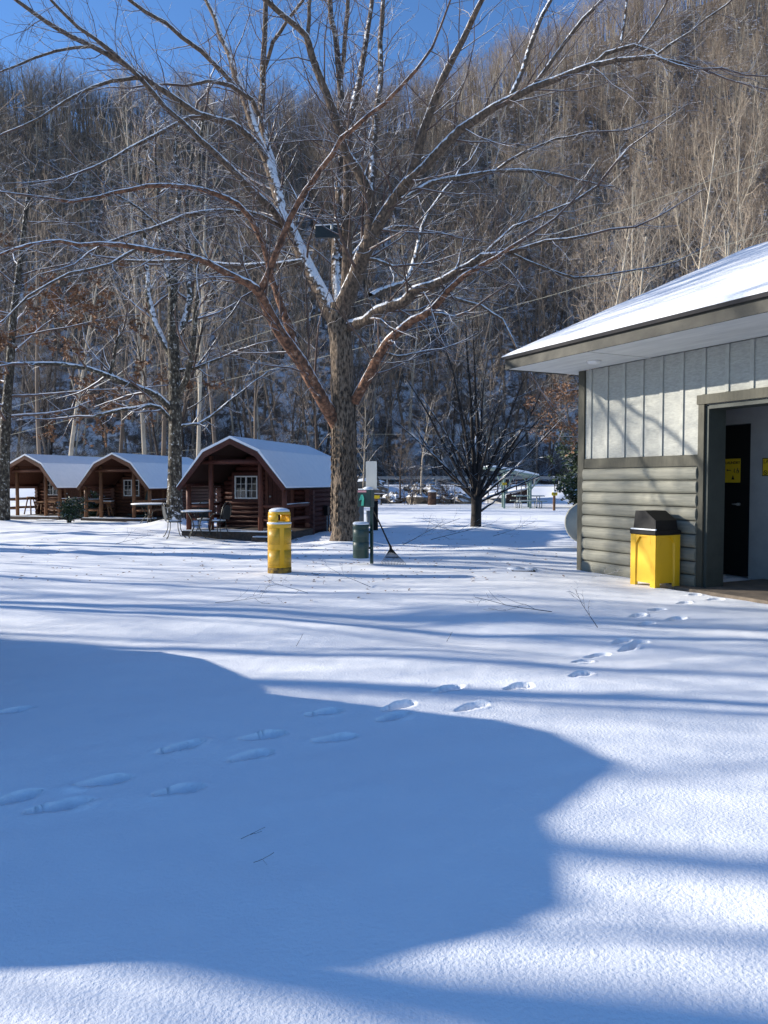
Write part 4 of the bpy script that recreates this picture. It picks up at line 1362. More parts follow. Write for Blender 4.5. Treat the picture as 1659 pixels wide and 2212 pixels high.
# walls
part('wall_core', MB().box(.06, JX + .1, .03, .15, -.15, 3.56).box(JX + .1, XE, .03, .15, 2.72, 3.56).box(.06, .18, .15, BD, -.15, 3.56).box(XE - .1, XE, .15, BD, -.15, 3.56).box(.06, XE, BD, BD + .1, -.15, 3.56).prism([(.16, 3.56), (BD, 3.56), (4.38, 5.9)], .07, .17, 'x').prism([(.16, 3.56), (BD, 3.56), (4.38, 5.9)], XE - .17, XE - .07, 'x'), m_panel, lroot)
lp = []
for i in range(9):
    a = -PI / 2 + PI * i / 8
    lp.append((-.07 * math.cos(a) ** 0.6 if math.cos(a) > 1e-6 else 0, .1015 + .0995 * math.sin(a)))
lp = [(.03, .002)] + lp + [(.03, .201)]
lm = MB().prism(lp, .125, JX - .002, 'x').mesh('log_course', m_sage)
for p_ in lm.polygons:
    p_.use_smooth = len(p_.vertices) == 4 and abs(p_.normal.y) > .05 and p_.normal.y < 0
for i in range(9):
    link('log_course', lm, lroot, (0, 0, -.005 + i * .203))
part('band_board', MB().box(.125, JX - .002, -.028, .03, 1.83, 1.995), m_trim, lroot)
part('upper_board', MB().box(.125, XE, -.004, .03, 1.998, 3.555) if False else MB().box(.125, JX - .002, -.004, .029, 1.998, 3.555).box(JX - .002, XE, -.004, .029, 2.875, 3.555), m_panel, lroot)
bm1 = MB().box(-.032, .032, -.026, -.0045, 2.0, 3.553).mesh('batten', m_batten)
bm2 = MB().box(-.032, .032, -.026, -.0045, 2.878, 3.553).mesh('batten', m_batten)
for i in range(21):
    x = .26 + i * .406
    if x > XE - .1:
        break
    link('batten', bm1 if x < JX - .05 else bm2, lroot, (x, 0, 0))
part('corner_board', MB().box(-.035, .122, -.035, .029, -.15, 3.556).box(-.035, .058, .03, .16, -.15, 3.556), m_trim, lroot)
# doorway: trim, jamb, header
part('door_trim', MB().box(JX, JX + .105, -.036, .0, -.1, 2.73), m_trim, lroot)
part('door_header', MB().box(JX - .02, XE, -.05, .0, 2.733, 2.87), m_trim, lroot)
part('door_jamb', MB().box(JX + .101, JX + .16, .002, .36, -.1, 2.70).box(JX + .161, XE - .1, .002, .36, 2.66, 2.719), m_trimd, lroot)
# covered passage behind the doorway
part('passage_wall', MB().box(1.2, JX + .1, .20, .36, -.1, 3.2).box(2.17, XE - .1, 1.68, 1.78, 0, 3.0).box(1.10, 1.2, .2, 1.78, 0, 3.0).box(1.2, 2.17, 1.68, 1.78, 2.55, 3.0).box(1.2, XE - .1, .365, 1.68, 2.9, 3.0), m_inner, lroot)
dd = part('door', MB().box(1.205, 2.165, 1.72, 1.77, .03, 2.54), m_door, lroot, label='black door standing in the shade of the passage')
part('handle', MB().tube([(1.95, 1.66, 1.22), (1.95, 1.72, 1.22)], .025, 8).tube([(1.95, 1.66, 1.22), (1.85, 1.66, 1.22)], .012, 6), m_galv, dd, True)
part('slab', MB().box(2.45, XE, -.30, 1.68, -.15, .03), m_concrete, lroot, label='bare wet concrete threshold')
# roof
E0 = -1.35
OV = -.42
RG = 4.5
m_ = .435
z0 = 3.74


def rz_(y):
    return z0 + m_ * (y - E0)


part('soffit', MB().box(OV + .02, XE, E0 + .03, -.036, 3.56, 3.58).box(OV + .02, -.036, -.034, BD, 3.56, 3.58), m_soffit, lroot)
part('soffit_seam', MB().box(1.62, 1.67, E0 + .05, -.04, 3.550, 3.559), m_soffit, lroot)
part('fascia', MB().box(OV, XE, E0, E0 + .028, 3.555, 3.735), m_fascia, lroot)
part('fascia', MB().prism([(E0 + .03, 3.545), (-.03, 3.545), (RG, rz_(RG) - .2), (RG, rz_(RG) - .01), (E0 + .03, z0 - .005)], OV, OV + .028, 'x'), m_fascia, lroot)
part('roof', MB().prism([(E0 - .05, z0 - .02), (RG, rz_(RG)), (BD + 1.3, rz_(RG) - m_ * (BD + 1.3 - RG)), (BD + 1.3, rz_(RG) - m_ * (BD + 1.3 - RG) + .05), (RG, rz_(RG) + .05), (E0 - .06, z0 + .03)], OV - .05, XE + .3, 'x'), m_shingle, lroot)
sv, sf = [], []
nxs = np.linspace(OV - .045, XE + .3, 60)
nys = [E0 - .055, E0 - .05, E0 + .1] + list(np.linspace(E0 + .4, RG, 14)) + list(np.linspace(RG + .4, BD + 1.3, 6))
for yy in nys:
    for xx in nxs:
        zz = rz_(yy) if yy <= RG else rz_(RG) - m_ * (yy - RG)
        th = .055 + .012 * float(wav(xx * 1.0, yy, 1.6, 3))
        if yy == nys[0]:
            th = .0
        ed = min(1, (xx - (OV - .045)) / .25 + .15)
        sv.append((xx, yy, zz + .054 + th * ed))
nX = len(nxs)
for j in range(len(nys) - 1):
    for i in range(nX - 1):
        sf.append((j * nX + i, j * nX + i + 1, j * nX + nX + i + 1, j * nX + nX + i))
part('roof_snow', MB().add(sv, sf), m_snowcap, lroot, True, label='layer of snow on the roof')
part('ceiling_lamp', MB().lathe([(.11, 3.559), (.115, 3.545), (.10, 3.52), (.05, 3.508)], 20, (1.02, -.62, 0)), m_lamp, lroot, True, label='round white lamp under the eave')


# ------------------------------------------------------------------ writing
def text_mesh(txt, size, mat, bold=0.0):
    cu = bpy.data.curves.new('text', 'FONT')
    cu.body = txt
    cu.size = size
    cu.align_x = 'CENTER'
    cu.align_y = 'CENTER'
    cu.extrude = .001
    cu.offset = bold
    o = bpy.data.objects.new('text', cu)
    COL.objects.link(o)
    dg = bpy.context.evaluated_depsgraph_get()
    me = bpy.data.meshes.new_from_object(o.evaluated_get(dg))
    bpy.data.objects.remove(o)
    bpy.data.curves.remove(cu)
    me.materials.clear()
    me.materials.append(mat)
    return me


def lettering(txt, size, parent, loc, bold=0.0, mat=None, rot=(PI / 2, 0, 0)):
    o = link('lettering', text_mesh(txt, size, mat or m_ink, bold), parent, loc)
    o.rotation_euler = rot
    return o


# signs in the passage
t = thing('laundry_sign', 'small yellow sign reading LAUNDRY on the black door', 'sign', (LX, LY, 0), LR)
sx_, sy_, sz_ = 1.81, 1.714, 1.78
part('plate', MB().cbox(sx_ - .15, sx_ + .15, sy_ - .006, sy_, sz_ - .2, sz_ + .2, .002), m_sign, t)
lettering('LAUNDRY', .062, t, (sx_ + .0, sy_ - .0075, sz_ + .13), .0015)
pic = MB()
pic.box(sx_ - .10, sx_ - .03, sy_ - .009, sy_ - .007, sz_ + .0, sz_ + .012).add([(sx_ - .125, sy_ - .009, sz_ + .006), (sx_ - .095, sy_ - .009, sz_ - .015), (sx_ - .095, sy_ - .009, sz_ + .027)], [(0, 1, 2)])
pic.tube([(sx_ + .04, sy_ - .008, sz_ + .03), (sx_ + .03, sy_ - .008, sz_ - .02), (sx_ + .05, sy_ - .008, sz_ - .03)], .008, 4).tube([(sx_ + .1, sy_ - .008, sz_ + .045), (sx_ + .1, sy_ - .008, sz_ + .0), (sx_ + .12, sy_ - .008, sz_ - .03)], .007, 4)
pic.tube([(sx_ + .1 + .026 * math.cos(q * PI / 6), sy_ - .008, sz_ - .015 + .026 * math.sin(q * PI / 6)) for q in range(13)], .004, 4, False)
pic.add([(sx_ - .02, sy_ - .009, sz_ - .15), (sx_ + .04, sy_ - .009, sz_ - .15), (sx_ + .01, sy_ - .009, sz_ - .07)], [(0, 1, 2)])
part('pictogram', pic, m_ink, t)
t = thing('laundry_notice', 'yellow notice with black border on the pale passage wall at the right edge', 'sign', (LX, LY, 0), LR)
sx_, sy_, sz_ = 2.70, 1.676, 1.83
part('border', MB().cbox(sx_ - .30, sx_ + .30, sy_ - .006, sy_, sz_ - .145, sz_ + .145, .002), m_ink, t)
part('plate', MB().cbox(sx_ - .287, sx_ + .287, sy_ - .010, sy_ - .007, sz_ - .132, sz_ + .132, .001), m_sign, t)
lettering('LAUNDRY', .085, t, (sx_ - .08, sy_ - .012, sz_ + .085))
lettering('OPEN', .035, t, (sx_ - .14, sy_ - .012, sz_ - .045))
ns = MB().tube([(sx_ - .235 + .032 * math.cos(q * PI / 8), sy_ - .012, sz_ - .09 + .032 * math.sin(q * PI / 8)) for q in range(17)], .005, 4, False).tube([(sx_ - .258, sy_ - .012, sz_ - .067), (sx_ - .212, sy_ - .012, sz_ - .113)], .005, 4).box(sx_ - .25, sx_ - .22, sy_ - .0125, sy_ - .011, sz_ - .094, sz_ - .086)
part('no_smoking_mark', ns, m_ink, t)

# ------------------------------------------------------------------ the square yellow bin
t = thing('square_bin', 'square yellow plastic bin with black hooded lid against the laundry wall', 'bin', (LX, LY, .0), LR)
qx, qy = 2.19, -.42      # centre
hw = .25
bz0, bz1 = .02, .80
sh = MB()
sh.frustum(qx - hw + .02, qx + hw - .02, qy - hw + .02, qy + hw - .02, bz0 + .06, qx - hw + .03, qx + hw - .03, qy - hw + .03, qy + hw - .03, bz1)
part('body', sh, m_yelp, t)
cp_ = MB()
for sx in (-1, 1):
    for sy in (-1, 1):
        a = [(sx * hw, sy * hw), (sx * (hw - .10), sy * hw), (sx * (hw - .125), sy * (hw - .03)), (sx * (hw - .03), sy * (hw - .125)), (sx * hw, sy * (hw - .10))]
        if sx * sy < 0:
            a = a[::-1]
        part('corner_leg', MB().prism([(qx + p[0], qy + p[1]) for p in a], bz0, bz1 - .001, 'z'), m_yelp, t)
for sx, sy in ((1, 0), (-1, 0), (0, 1), (0, -1)):
    # arched top band between the corner legs
    k = [(-.15, .70), (-.09, .795), (.09, .795), (.15, .70), (.15, .79), (.13, .797), (-.13, .797), (-.15, .79)]
    pg = [(-.145, .795), (-.145, .66), (-.075, .77), (.075, .77), (.145, .66), (.145, .795)]
    mb = MB()
    if sx:
        mb.prism([(qy + a, b) for a, b in pg], qx + sx * (hw - .028), qx + sx * (hw - .002), 'x')
    else:
        mb.prism([(qx + a, b) for a, b in pg], qy + sy * (hw - .028), qy + sy * (hw - .002), 'y')
    part('arch_panel', mb, m_yelp, t)
ld = part('lid', MB().cbox(qx - .265, qx + .265, qy - .265, qy + .265, .80, .872, .012), m_blackp, t)
hood = MB()
hood.add([(qx - .225, qy - .225, .873), (qx + .225, qy - .225, .873), (qx + .225, qy + .225, .873), (qx - .225, qy + .225, .873),
          (qx - .205, qy - .205, 1.155), (qx - .0, qy - .205, 1.155), (qx - .0, qy + .205, 1.155), (qx - .205, qy + .205, 1.155), (qx + .21, qy - .212, 1.02), (qx + .21, qy + .212, 1.02)],
         [(0, 1, 8, 5, 4), (1, 2, 9, 8), (2, 3, 7, 6, 9), (3, 0, 4, 7), (4, 5, 6, 7), (5, 8, 9, 6)])
# the hood opening faces away from the wall end, so its flap is on the low-x side
part('hood', hood, m_blackp, t)
fl = MB().add([(qx - .2235, qy - .16, .91), (qx - .2235, qy + .16, .91), (qx - .2105, qy + .15, 1.115), (qx - .2105, qy - .15, 1.115), (qx - .230, qy - .155, .915), (qx - .230, qy + .155, .915), (qx - .217, qy + .145, 1.11), (qx - .217, qy - .145, 1.11)],
            [(4, 7, 6, 5), (0, 4, 5, 1), (1, 5, 6, 2), (2, 6, 7, 3), (3, 7, 4, 0)])
part('flap', fl, m_blackp, t)
part('lid_snow', MB().box(qx - .255, qx - .23, qy - .25, qy + .25, .873, .89).box(qx - .228, qx + .25, qy - .258, qy - .232, .873, .892), m_snowcap, t)

# ------------------------------------------------------------------ the round yellow drum bin
x, y = G(604, 1237)
z = gz(x, y) - .005
t = thing('drum_bin', 'tall round yellow perforated bin with a snow-capped dome top', 'bin', (x, y, z), R(20))
part('drum', MB().lathe([(.205, .03), (.205, .82), (.212, .825), (.212, .85), (.20, .855)], 36), m_yel, t, True)
part('rusty_foot', MB().lathe([(.196, -.02), (.209, .0), (.209, .07), (.2065, .095)], 36), m_rust, t, True)
for zz0, zz1 in ((.12, .40), (.50, .78)):
    for q in range(4):
        a0, a1 = q * PI / 2 + .20, q * PI / 2 + PI / 2 - .20
        vs, fs = [], []
        for i in range(9):
            a = a0 + (a1 - a0) * i / 8
            for zz in (zz0, zz1):
                for rr in (.2052, .2072):
                    vs.append((rr * math.cos(a), rr * math.sin(a), zz))
        for i in range(8):
            b = i * 4
            fs += [(b + 1, b + 5, b + 7, b + 3), (b + 0, b + 2, b + 6, b + 4), (b + 2, b + 3, b + 7, b + 6), (b, b + 4, b + 5, b + 1)]
        fs += [(0, 1, 3, 2), (32, 34, 35, 33)]
        part('perforated_panel', MB().add(vs, fs), m_yperf, t, True)
# dome with two openings, made as a ring of uprights, a cap and a sill
part('dome_sill', MB().lathe([(.20, .855), (.197, .90), (.185, .90), (.185, .858)], 36), m_yel, t, True)
for a in (R(20), R(200)):
    vs, fs = [], []
    wd = R(52)
    for i in range(11):
        q = a - wd + 2 * wd * i / 10
        for (rr, zz) in ((.197, .90), (.194, 1.03), (.182, 1.03), (.185, .90)):
            vs.append((rr * math.cos(q), rr * math.sin(q), zz))
    for i in range(10):
        b = i * 4
        for k in range(4):
            fs.append((b + k, b + 4 + k, b + 4 + (k + 1) % 4, b + (k + 1) % 4))
    fs += [(0, 1, 2, 3), (43, 42, 41, 40)]
    part('dome_side', MB().add(vs, fs), m_yel, t, True)
part('dome_cap', MB().lathe([(.180, 1.015), (.194, 1.03), (.19, 1.055), (.165, 1.078), (.10, 1.092), (.03, 1.096)], 32), m_yel, t, True)
part('dome_snow', MB().lathe([(.182, 1.066), (.176, 1.092), (.13, 1.118), (.05, 1.13)], 28), m_snowcap, t, True)
part('ledge_snow', MB().lathe([(.212, .853), (.211, .876), (.199, .884)], 32), m_snowcap, t, True)

# ------------------------------------------------------------------ dog-waste station
px_, py_ = G(803, 1222)
pz = gz(px_, py_)
t = thing('dog_waste_station', 'green dog-waste station with bag box, drum and blank sign back', 'station', (px_, py_, pz - .02), R(-22))
part('post', MB().box(-.025, .025, -.025, .025, -.3, 1.93), m_dkgreen, t)
part('sign_plate', MB().prism([(-.095, 1.42), (.105, 1.42), (.118, 1.432), (.118, 1.945), (.105, 1.96), (-.095, 1.96), (-.108, 1.945), (-.108, 1.432)], -.032, -.027, 'y'), m_alu, t, label='blank weathered back of the sign plate')
bxp = part('bag_box', MB().cbox(-.20, .07, -.21, -.033, 1.10, 1.42, .008), m_dkgreen, t)
part('box_snow', MB().lathe([(.10, 1.422), (.10, 1.45), (.06, 1.475), (.02, 1.482)], 14, (-.02, -.12, 0)).cbox(-.195, .06, -.205, -.04, 1.421, 1.442, .008), m_snowcap, t, True)
part('warning_strip', MB().box(-.195, -.02, -.214, -.2105, 1.375, 1.41), m_pink, bxp)
part('bag', MB().add([(-.13, -.212, 1.33), (-.09, -.212, 1.335), (-.055, -.23, 1.26), (-.065, -.235, 1.13), (-.115, -.235, 1.125), (-.105, -.225, 1.24), (-.13, -.23, 1.23), (-.165, -.225, 1.22)], [(0, 5, 1), (1, 5, 2), (2, 5, 4, 3), (0, 7, 6, 5)]), m_bag, bxp, label='mint green bag hanging out of the slot')
dr = part('drum', MB().lathe([(.145, .14), (.150, .145), (.150, .72), (.157, .73), (.157, .765), (.148, .77)], 30, (-.15, -.17, 0)), m_dkgreen, t, True)
part('perforated_panel', MB().lathe([(.1505, .54), (.1520, .541), (.1520, .68), (.1505, .681)], 30), m_gperf, dr, True, (-.15, -.17, 0))
part('perforated_panel', MB().lathe([(.1505, .30), (.1520, .301), (.1520, .44), (.1505, .441)], 30), m_gperf, dr, True, (-.15, -.17, 0))
part('drum_snow', MB().lathe([(.153, .771), (.15, .80), (.12, .818), (.04, .824)], 26, (-.15, -.17, 0)), m_snowcap, t, True)
for zz in (.3, .6):
    part('bracket', MB().box(-.04, .02, -.06, -.026, zz, zz + .04), m_dkgreen, t)

# rake leaning on the post
rx, ry = G(849, 1222)
rz0 = gz(rx, ry)
t = thing('leaf_rake', 'fan-tined leaf rake leaning against the green station post', 'rake', (rx, ry, rz0))
top = Vector((px_ + .045 - rx, py_ - .07 - ry, 1.0 + pz - rz0))
hd = Vector((-.045, -.02, .33))
part('handle', MB().tube([tuple(hd), tuple(hd.lerp(top, .5)), tuple(top)], [.016, .014, .013], 8), m_blackp, t, True)
n = 17
for i in range(n):
    f = (i / (n - 1) - .5)
    part('tine', MB().tube([tuple(hd), (hd.x * .5 + f * .23, hd.y * .5, .17), (f * .46, 0, .03), (f * .47, -.04, .0)], .004, 4), m_iron, t)
part('tine_bar', MB().tube([(-.125 + hd.x * .45, -.012, .14), (.125 + hd.x * .45, -.012, .14)], .009, 6), m_blackp, t, True)
part('socket', MB().tube([tuple(hd.lerp(top, .06)), tuple(hd), (hd.x, hd.y, .26)], [.022, .024, .03], 8), m_blackp, t, True)
# second rake head lying by the step
q = loc_in(c3, H3, 1.72, .0, .03)
t = thing('rake_head', 'dark rake head lying by the step of the nearest cabin', 'rake', (q[0], q[1], gz(q[0], q[1]) + .05), H3 + .3)
part('tine_bar', MB().tube([(-.12, 0, .13), (.02, 0, .16)], .012, 6), m_iron, t, True)
for i in range(8):
    part('tine', MB().tube([(-.12 + i * .02, 0, .13 + i * .004), (-.02 + i * .035, -.12, .01)], .006, 4), m_iron, t)

# utility stubs near the station
for (u, v, w_, h, lab, mm, nm) in [(811, 1145, .075, .92, 'black square utility stub right of the station', m_blackp, 'utility_post'), (797, 1137, .085, .52, 'short grey utility stub behind the station post', m_greybox, 'utility_post')]:
    x, y = G(u, v)
    t = thing(nm, lab, 'post', (x, y, gz(x, y)), .2, 'utility stubs by the station')
    part('stub', MB().cbox(-w_, w_, -w_, w_, -.1, h, .01), mm, t)
    part('cap', MB().cbox(-w_ - .01, w_ + .01, -w_ - .01, w_ + .01, h + .001, h + .04, .012), mm, t)
x, y = G(776, 1136)
t = thing('utility_pedestal', 'grey power pedestal half hidden behind the big trunk', 'pedestal', (x, y, gz(x, y)), .1)
part('cabinet', MB().cbox(-.16, .16, -.14, .14, -.1, 1.22, .015), m_greybox, t)
part('cap', MB().cbox(-.18, .18, -.16, .16, 1.222, 1.27, .015), m_greybox, t)
part('cover_door', MB().cbox(-.13, .13, -.152, -.1405, .6, 1.15, .004), m_greybox, t)
x, y = G(813, 1112)
t = thing('site_marker', 'small yellow-topped marker seen behind the rake handle', 'marker', (x, y, gz(x, y)))
part('post', MB().box(-.05, .05, -.04, .04, -.1, .95), m_wood, t)
part('plate', MB().cbox(-.16, .16, -.06, -.041, .78, .93, .005), m_sign, t)

# storm drain
x, y = G(1130, 1240)
t = thing('drain_grate', 'dark drain grate half buried in the snow before the laundry corner', 'drain', (x, y, gz(x, y) - .015), -.1)
part('rim', MB().box(-.2, .2, -.14, -.10, -.03, .012).box(-.2, .2, .10, .14, -.03, .012).box(-.2, -.17, -.10, .10, -.03, .012).box(.17, .2, -.10, .10, -.03, .012), m_iron, t)
gm = MB().box(-.008, .008, -.10, .10, -.03, .008).mesh('grate_bar', m_iron)
for i in range(9):
    link('grate_bar', gm, t, (-.136 + i * .034, 0, 0))
part('snow_crust', MB().lathe([(.16, .0), (.14, .05), (.07, .075), (.02, .08)], 14, (-.12, .17, -.02)).lathe([(.13, .0), (.11, .04), (.05, .06)], 12, (.14, .19, -.02)), m_snowcap, t, True)

# propane tank
tk = thing('propane_tank', 'cream propane tank poking out behind the laundry corner', 'tank', (5.95, 18.5, gz(6, 18.5)), R(4))
prf = []
pts_, rad_ = [], []
for i in range(9):
    a = PI / 2 * i / 8
    pts_.append((-1.15 - .46 * math.cos(a), 0, .60))
    rad_.append(max(.02, .50 * math.sin(a)))
pts2 = [(-p[0], p[1], p[2]) for p in pts_[::-1]]
part('shell', MB().tube(pts_ + pts2, rad_ + rad_[::-1], 32), m_tank, tk, True)
for sx in (-.8, .8):
    part('leg', MB().box(sx - .1, sx + .1, -.3, .3, -.1, .2), m_tank, tk)
part('snow', MB().add([(x, y, .602 + math.sqrt(max(0, .52 ** 2 - y * y))) for x in np.linspace(-1.25, 1.25, 12) for y in np.linspace(-.3, .3, 7)], [(i * 7 + j, i * 7 + 7 + j, i * 7 + 8 + j, i * 7 + 1 + j) for i in range(11) for j in range(6)]), m_snowcap, tk, True)
part('lifting_lug', MB().tube([(-1.05, -.1, 1.08), (-1.08, -.1, 1.17), (-1.0, -.1, 1.22), (-.92, -.1, 1.17), (-.95, -.1, 1.08)], .018, 6), m_galv, tk, True)

# dark board on the big tree
t = thing('bird_box', 'dark rectangular box fixed high on the central stems of the big tree', 'box', P3(712, 500, TB - .35), R(-8))
part('board', MB().cbox(-.36, .30, -.05, .04, -.155, .135, .008), m_iron, t)
part('ledge_snow', MB().cbox(-.35, .29, -.055, .045, .137, .165, .01), m_snowcap, t)
part('lamp_head', MB().cbox(.045, .105, -.10, -.052, .02, .15, .01), m_galv, t)
part('bracket', MB().box(-.02, .03, .041, .30, -.05, .0), m_iron, t)

# overhead cables
for i, (pts_, lab) in enumerate([([(-60, 820 + 140, 48), (494, 820, 42), (768, 754, 38), (1170, 644, 34), (1740, 480, 29)], 'lower of the two sloping pale overhead cables'),
                                 ([(-60, 905, 48), (494, 744, 42), (760, 656, 38), (949, 590, 36), (1460, 415, 31), (1740, 320, 29)], 'upper of the two sloping pale overhead cables'),
                                 ([(-60, 1004, 58.5), (560, 962, 58.5), (768, 938, 58.5), (1130, 938, 58.5), (1740, 960, 58.5)], 'thin level cable along the far road')]):
    pp = [P3(*p) for p in pts_]
    # smooth the run
    q = []
    for k in range(len(pp) - 1):
        for f in (0, .25, .5, .75):
            q.append(tuple(pp[k][c] * (1 - f) + pp[k + 1][c] * f for c in range(3)))
    q.append(pp[-1])
    tag(part('overhead_cable', MB().tube(q, 0.010 if i < 2 else .010, 5), m_wire, None), lab, 'cable', 'overhead cables')

# ------------------------------------------------------------------ far side: guardrail, fence, boulders, shelter
t = thing('guardrail', 'steel guardrail along the road on top of the bank', 'guardrail', (0, 60.9, 1.3))
part('beam', MB().prism([(-.04, .45), (.0, .47), (.0, .52), (-.05, .56), (-.05, .60), (.0, .63), (.0, .68), (-.04, .70), (-.045, .69), (-.01, .675), (-.01, .635), (-.06, .605), (-.06, .555), (-.01, .515), (-.01, .475), (-.045, .46)], -30, 34, 'x'), m_galv, t)
pm = MB().box(-.07, .07, .01, .14, -.4, .74).mesh('post', m_galv)
for i in range(33):
    link('post', pm, t, (-29 + i * 1.95, 0, 0))
t = thing('wire_fence', 'thin dark wire fence in front of the boulder bank', 'fence', (0, 54.4, 0))
pm = MB().tube([(0, 0, -.2), (0, 0, 1.55)], .028, 6).mesh('post', m_fence)
for i in range(11):
    link('post', pm, t, (-4.4 + i * 2.35, 0, gz(-4.4 + i * 2.35, 54.4)))
for zz in (.35, 1.25):
    part('wire', MB().tube([(-20, 0, zz), (0, 0, zz - .02), (12, 0, zz), (22, 0, zz)], .014, 4), m_fence, t)
br = random.Random(9)
RK = []
for q in range(4):
    rg = random.Random(50 + q)
    bm_ = MB()
    vs, fs = [], []
    nl, nm_ = 7, 10
    amp = [[rg.uniform(.75, 1.2) for _ in range(nm_)] for _ in range(nl)]
    for i in range(nl):
        th = PI * (i + .5) / nl
        for j in range(nm_):
            ph = 2 * PI * j / nm_
            r_ = amp[i][j]
            vs.append((math.sin(th) * math.cos(ph) * r_, math.sin(th) * math.sin(ph) * r_ * .8, math.cos(th) * r_ * .65))
    for i in range(nl - 1):
        for j in range(nm_):
            fs.append((i * nm_ + j, i * nm_ + nm_ + j, i * nm_ + nm_ + (j + 1) % nm_, i * nm_ + (j + 1) % nm_))
    fs += [tuple(range(nm_)), tuple(range(nl * nm_ - 1, nl * nm_ - nm_ - 1, -1))]
    RK.append(bm_.add(vs, fs).mesh('boulder', m_stone))
for i in range(46):
    x = br.uniform(-3.5, 6.6)
    y = br.uniform(54.9, 58.8)
    s_ = br.uniform(.4, 1.0)
    o = link('boulder', RK[i % 4], None, (x, y, gz(x, y) + s_ * .22), br.uniform(0, 6.28))
    o.scale = (s_, s_, s_)
    tag(o, 'snow-capped boulder in the rock bank below the guardrail', 'boulder', 'boulders on the road bank')

# picnic shelter
sx0, sy0 = G(1089, 1098)
t = thing('picnic_shelter', 'small open shelter with a snowy slanted roof and pale green braced posts', 'shelter', (sx0, sy0, 0))
rfz = lambda x: 2.30 - .18 * x
for nm, x, y in (('post', 0, 0), ('post', 1.62, .3), ('post', .25, 2.2), ('post', 1.9, 2.4)):
    part(nm, MB().box(x - .06, x + .06, y - .06, y + .06, -.1, rfz(x) - .10), m_mint, t)
for (x, y, hb) in ((0, 0, .75), (1.62, .3, 1.1)):
    for s_ in (-1, 1):
        part('brace', MB().tube([(x, y - .08, hb), (x + s_ * .52, y - .08, rfz(x + s_ * .5) - .14)], .042, 6), m_mint, t)
part('roof', MB().prism([(-.95, rfz(-.95) - .10), (1.95, rfz(1.95) - .10), (1.95, rfz(1.95)), (-.95, rfz(-.95))], -.5, 2.9), m_mint, t)
part('roof_snow', MB().prism([(-.97, rfz(-.95) + .004), (1.97, rfz(1.95) + .004), (1.94, rfz(1.95) + .09), (1.2, rfz(1.2) + .13), (-.5, rfz(-.5) + .13), (-.94, rfz(-.95) + .08)], -.53, 2.92), m_snowcap, t)
pl = part('number_plate', MB().prism([(-.13, 1.42), (-.11, 1.37), (.11, 1.37), (.13, 1.42), (.13, 1.47), (.11, 1.52), (-.11, 1.52), (-.13, 1.47)], -.085, -.065), m_sign, t, label='yellow site number plate')
lettering('126', .11, pl, (0, -.088, 1.445), .002)


def picnic_table(label, loc, rz, wood, metal):
    t = thing('picnic_table', label, 'picnic table', loc, rz, 'picnic tables')
    for i in range(4):
        part('top_plank', MB().cbox(-.92, .92, -.37 + i * .187, -.19 + i * .187, .715, .755, .006), wood, t)
    part('top_snow', MB().cbox(-.9, .9, -.355, .36, .757, .785, .01), m_snowcap, t)
    for s_ in (-1, 1):
        part('seat', MB().cbox(-.92, .92, s_ * .68 - .13, s_ * .68 + .13, .42, .455, .006), wood, t)
        part('seat_snow', MB().cbox(-.9, .9, s_ * .68 - .12, s_ * .68 + .12, .457, .478, .008), m_snowcap, t)
    for x in (-.62, .62):
        part('frame', MB().tube([(x, -.68, .42), (x, -.66, .1), (x, -.55, .02), (x, -.3, .02)], .028, 6).tube([(x, .68, .42), (x, .66, .1), (x, .55, .02), (x, .3, .02)], .028, 6).tube([(x, -.28, .71), (x, -.25, .4), (x, -.25, .0)], .028, 6).tube([(x, .28, .71), (x, .25, .4), (x, .25, .0)], .028, 6).tube([(x, -.68, .40), (x, .68, .40)], .022, 6), metal, t, True)
    return t


x, y = G(1141, 1097)
picnic_table('pale green picnic table by the shelter', (x, y, gz(x, y)), .12, m_mint, m_galv)
x, y = G(812, 1086)
picnic_table('dark picnic table beyond the green station', (x - .2, 52.5, gz(x, 52.5)), .05, m_brownwall, m_iron)
# site marker 124
x, y = G(1197, 1103)
t = thing('site_marker', 'yellow site number plate on a short wooden post before the green bush', 'marker', (x, y, gz(x, y)))
part('post', MB().box(-.06, .06, -.05, .05, -.1, .98), m_wood, t)
pl = part('plate', MB().prism([(-.16, .87), (-.14, .82), (.14, .82), (.16, .87), (.16, .95), (.14, 1.0), (-.14, 1.0), (-.16, .95)], -.075, -.052), m_sign, t)
lettering('124', .14, pl, (0, -.078, .91), .004)
part('cap_snow', MB().lathe([(.09, .982), (.09, 1.03), (.05, 1.07)], 10), m_snowcap, t, True)
# dark barrel
x, y = G(930, 1089)
t = thing('trash_barrel', 'dark barrel with a snowy lid in front of the boulders', 'barrel', (x, 52.4, gz(x, 52.4)))
part('drum', MB().lathe([(.27, -.05), (.29, .0), (.29, .4), (.305, .41), (.29, .42), (.29, .85), (.30, .87)], 20), m_brownwall, t, True)
part('lid_snow', MB().lathe([(.30, .872), (.28, .95), (.15, 1.02), (.04, 1.04)], 18), m_snowcap, t, True)
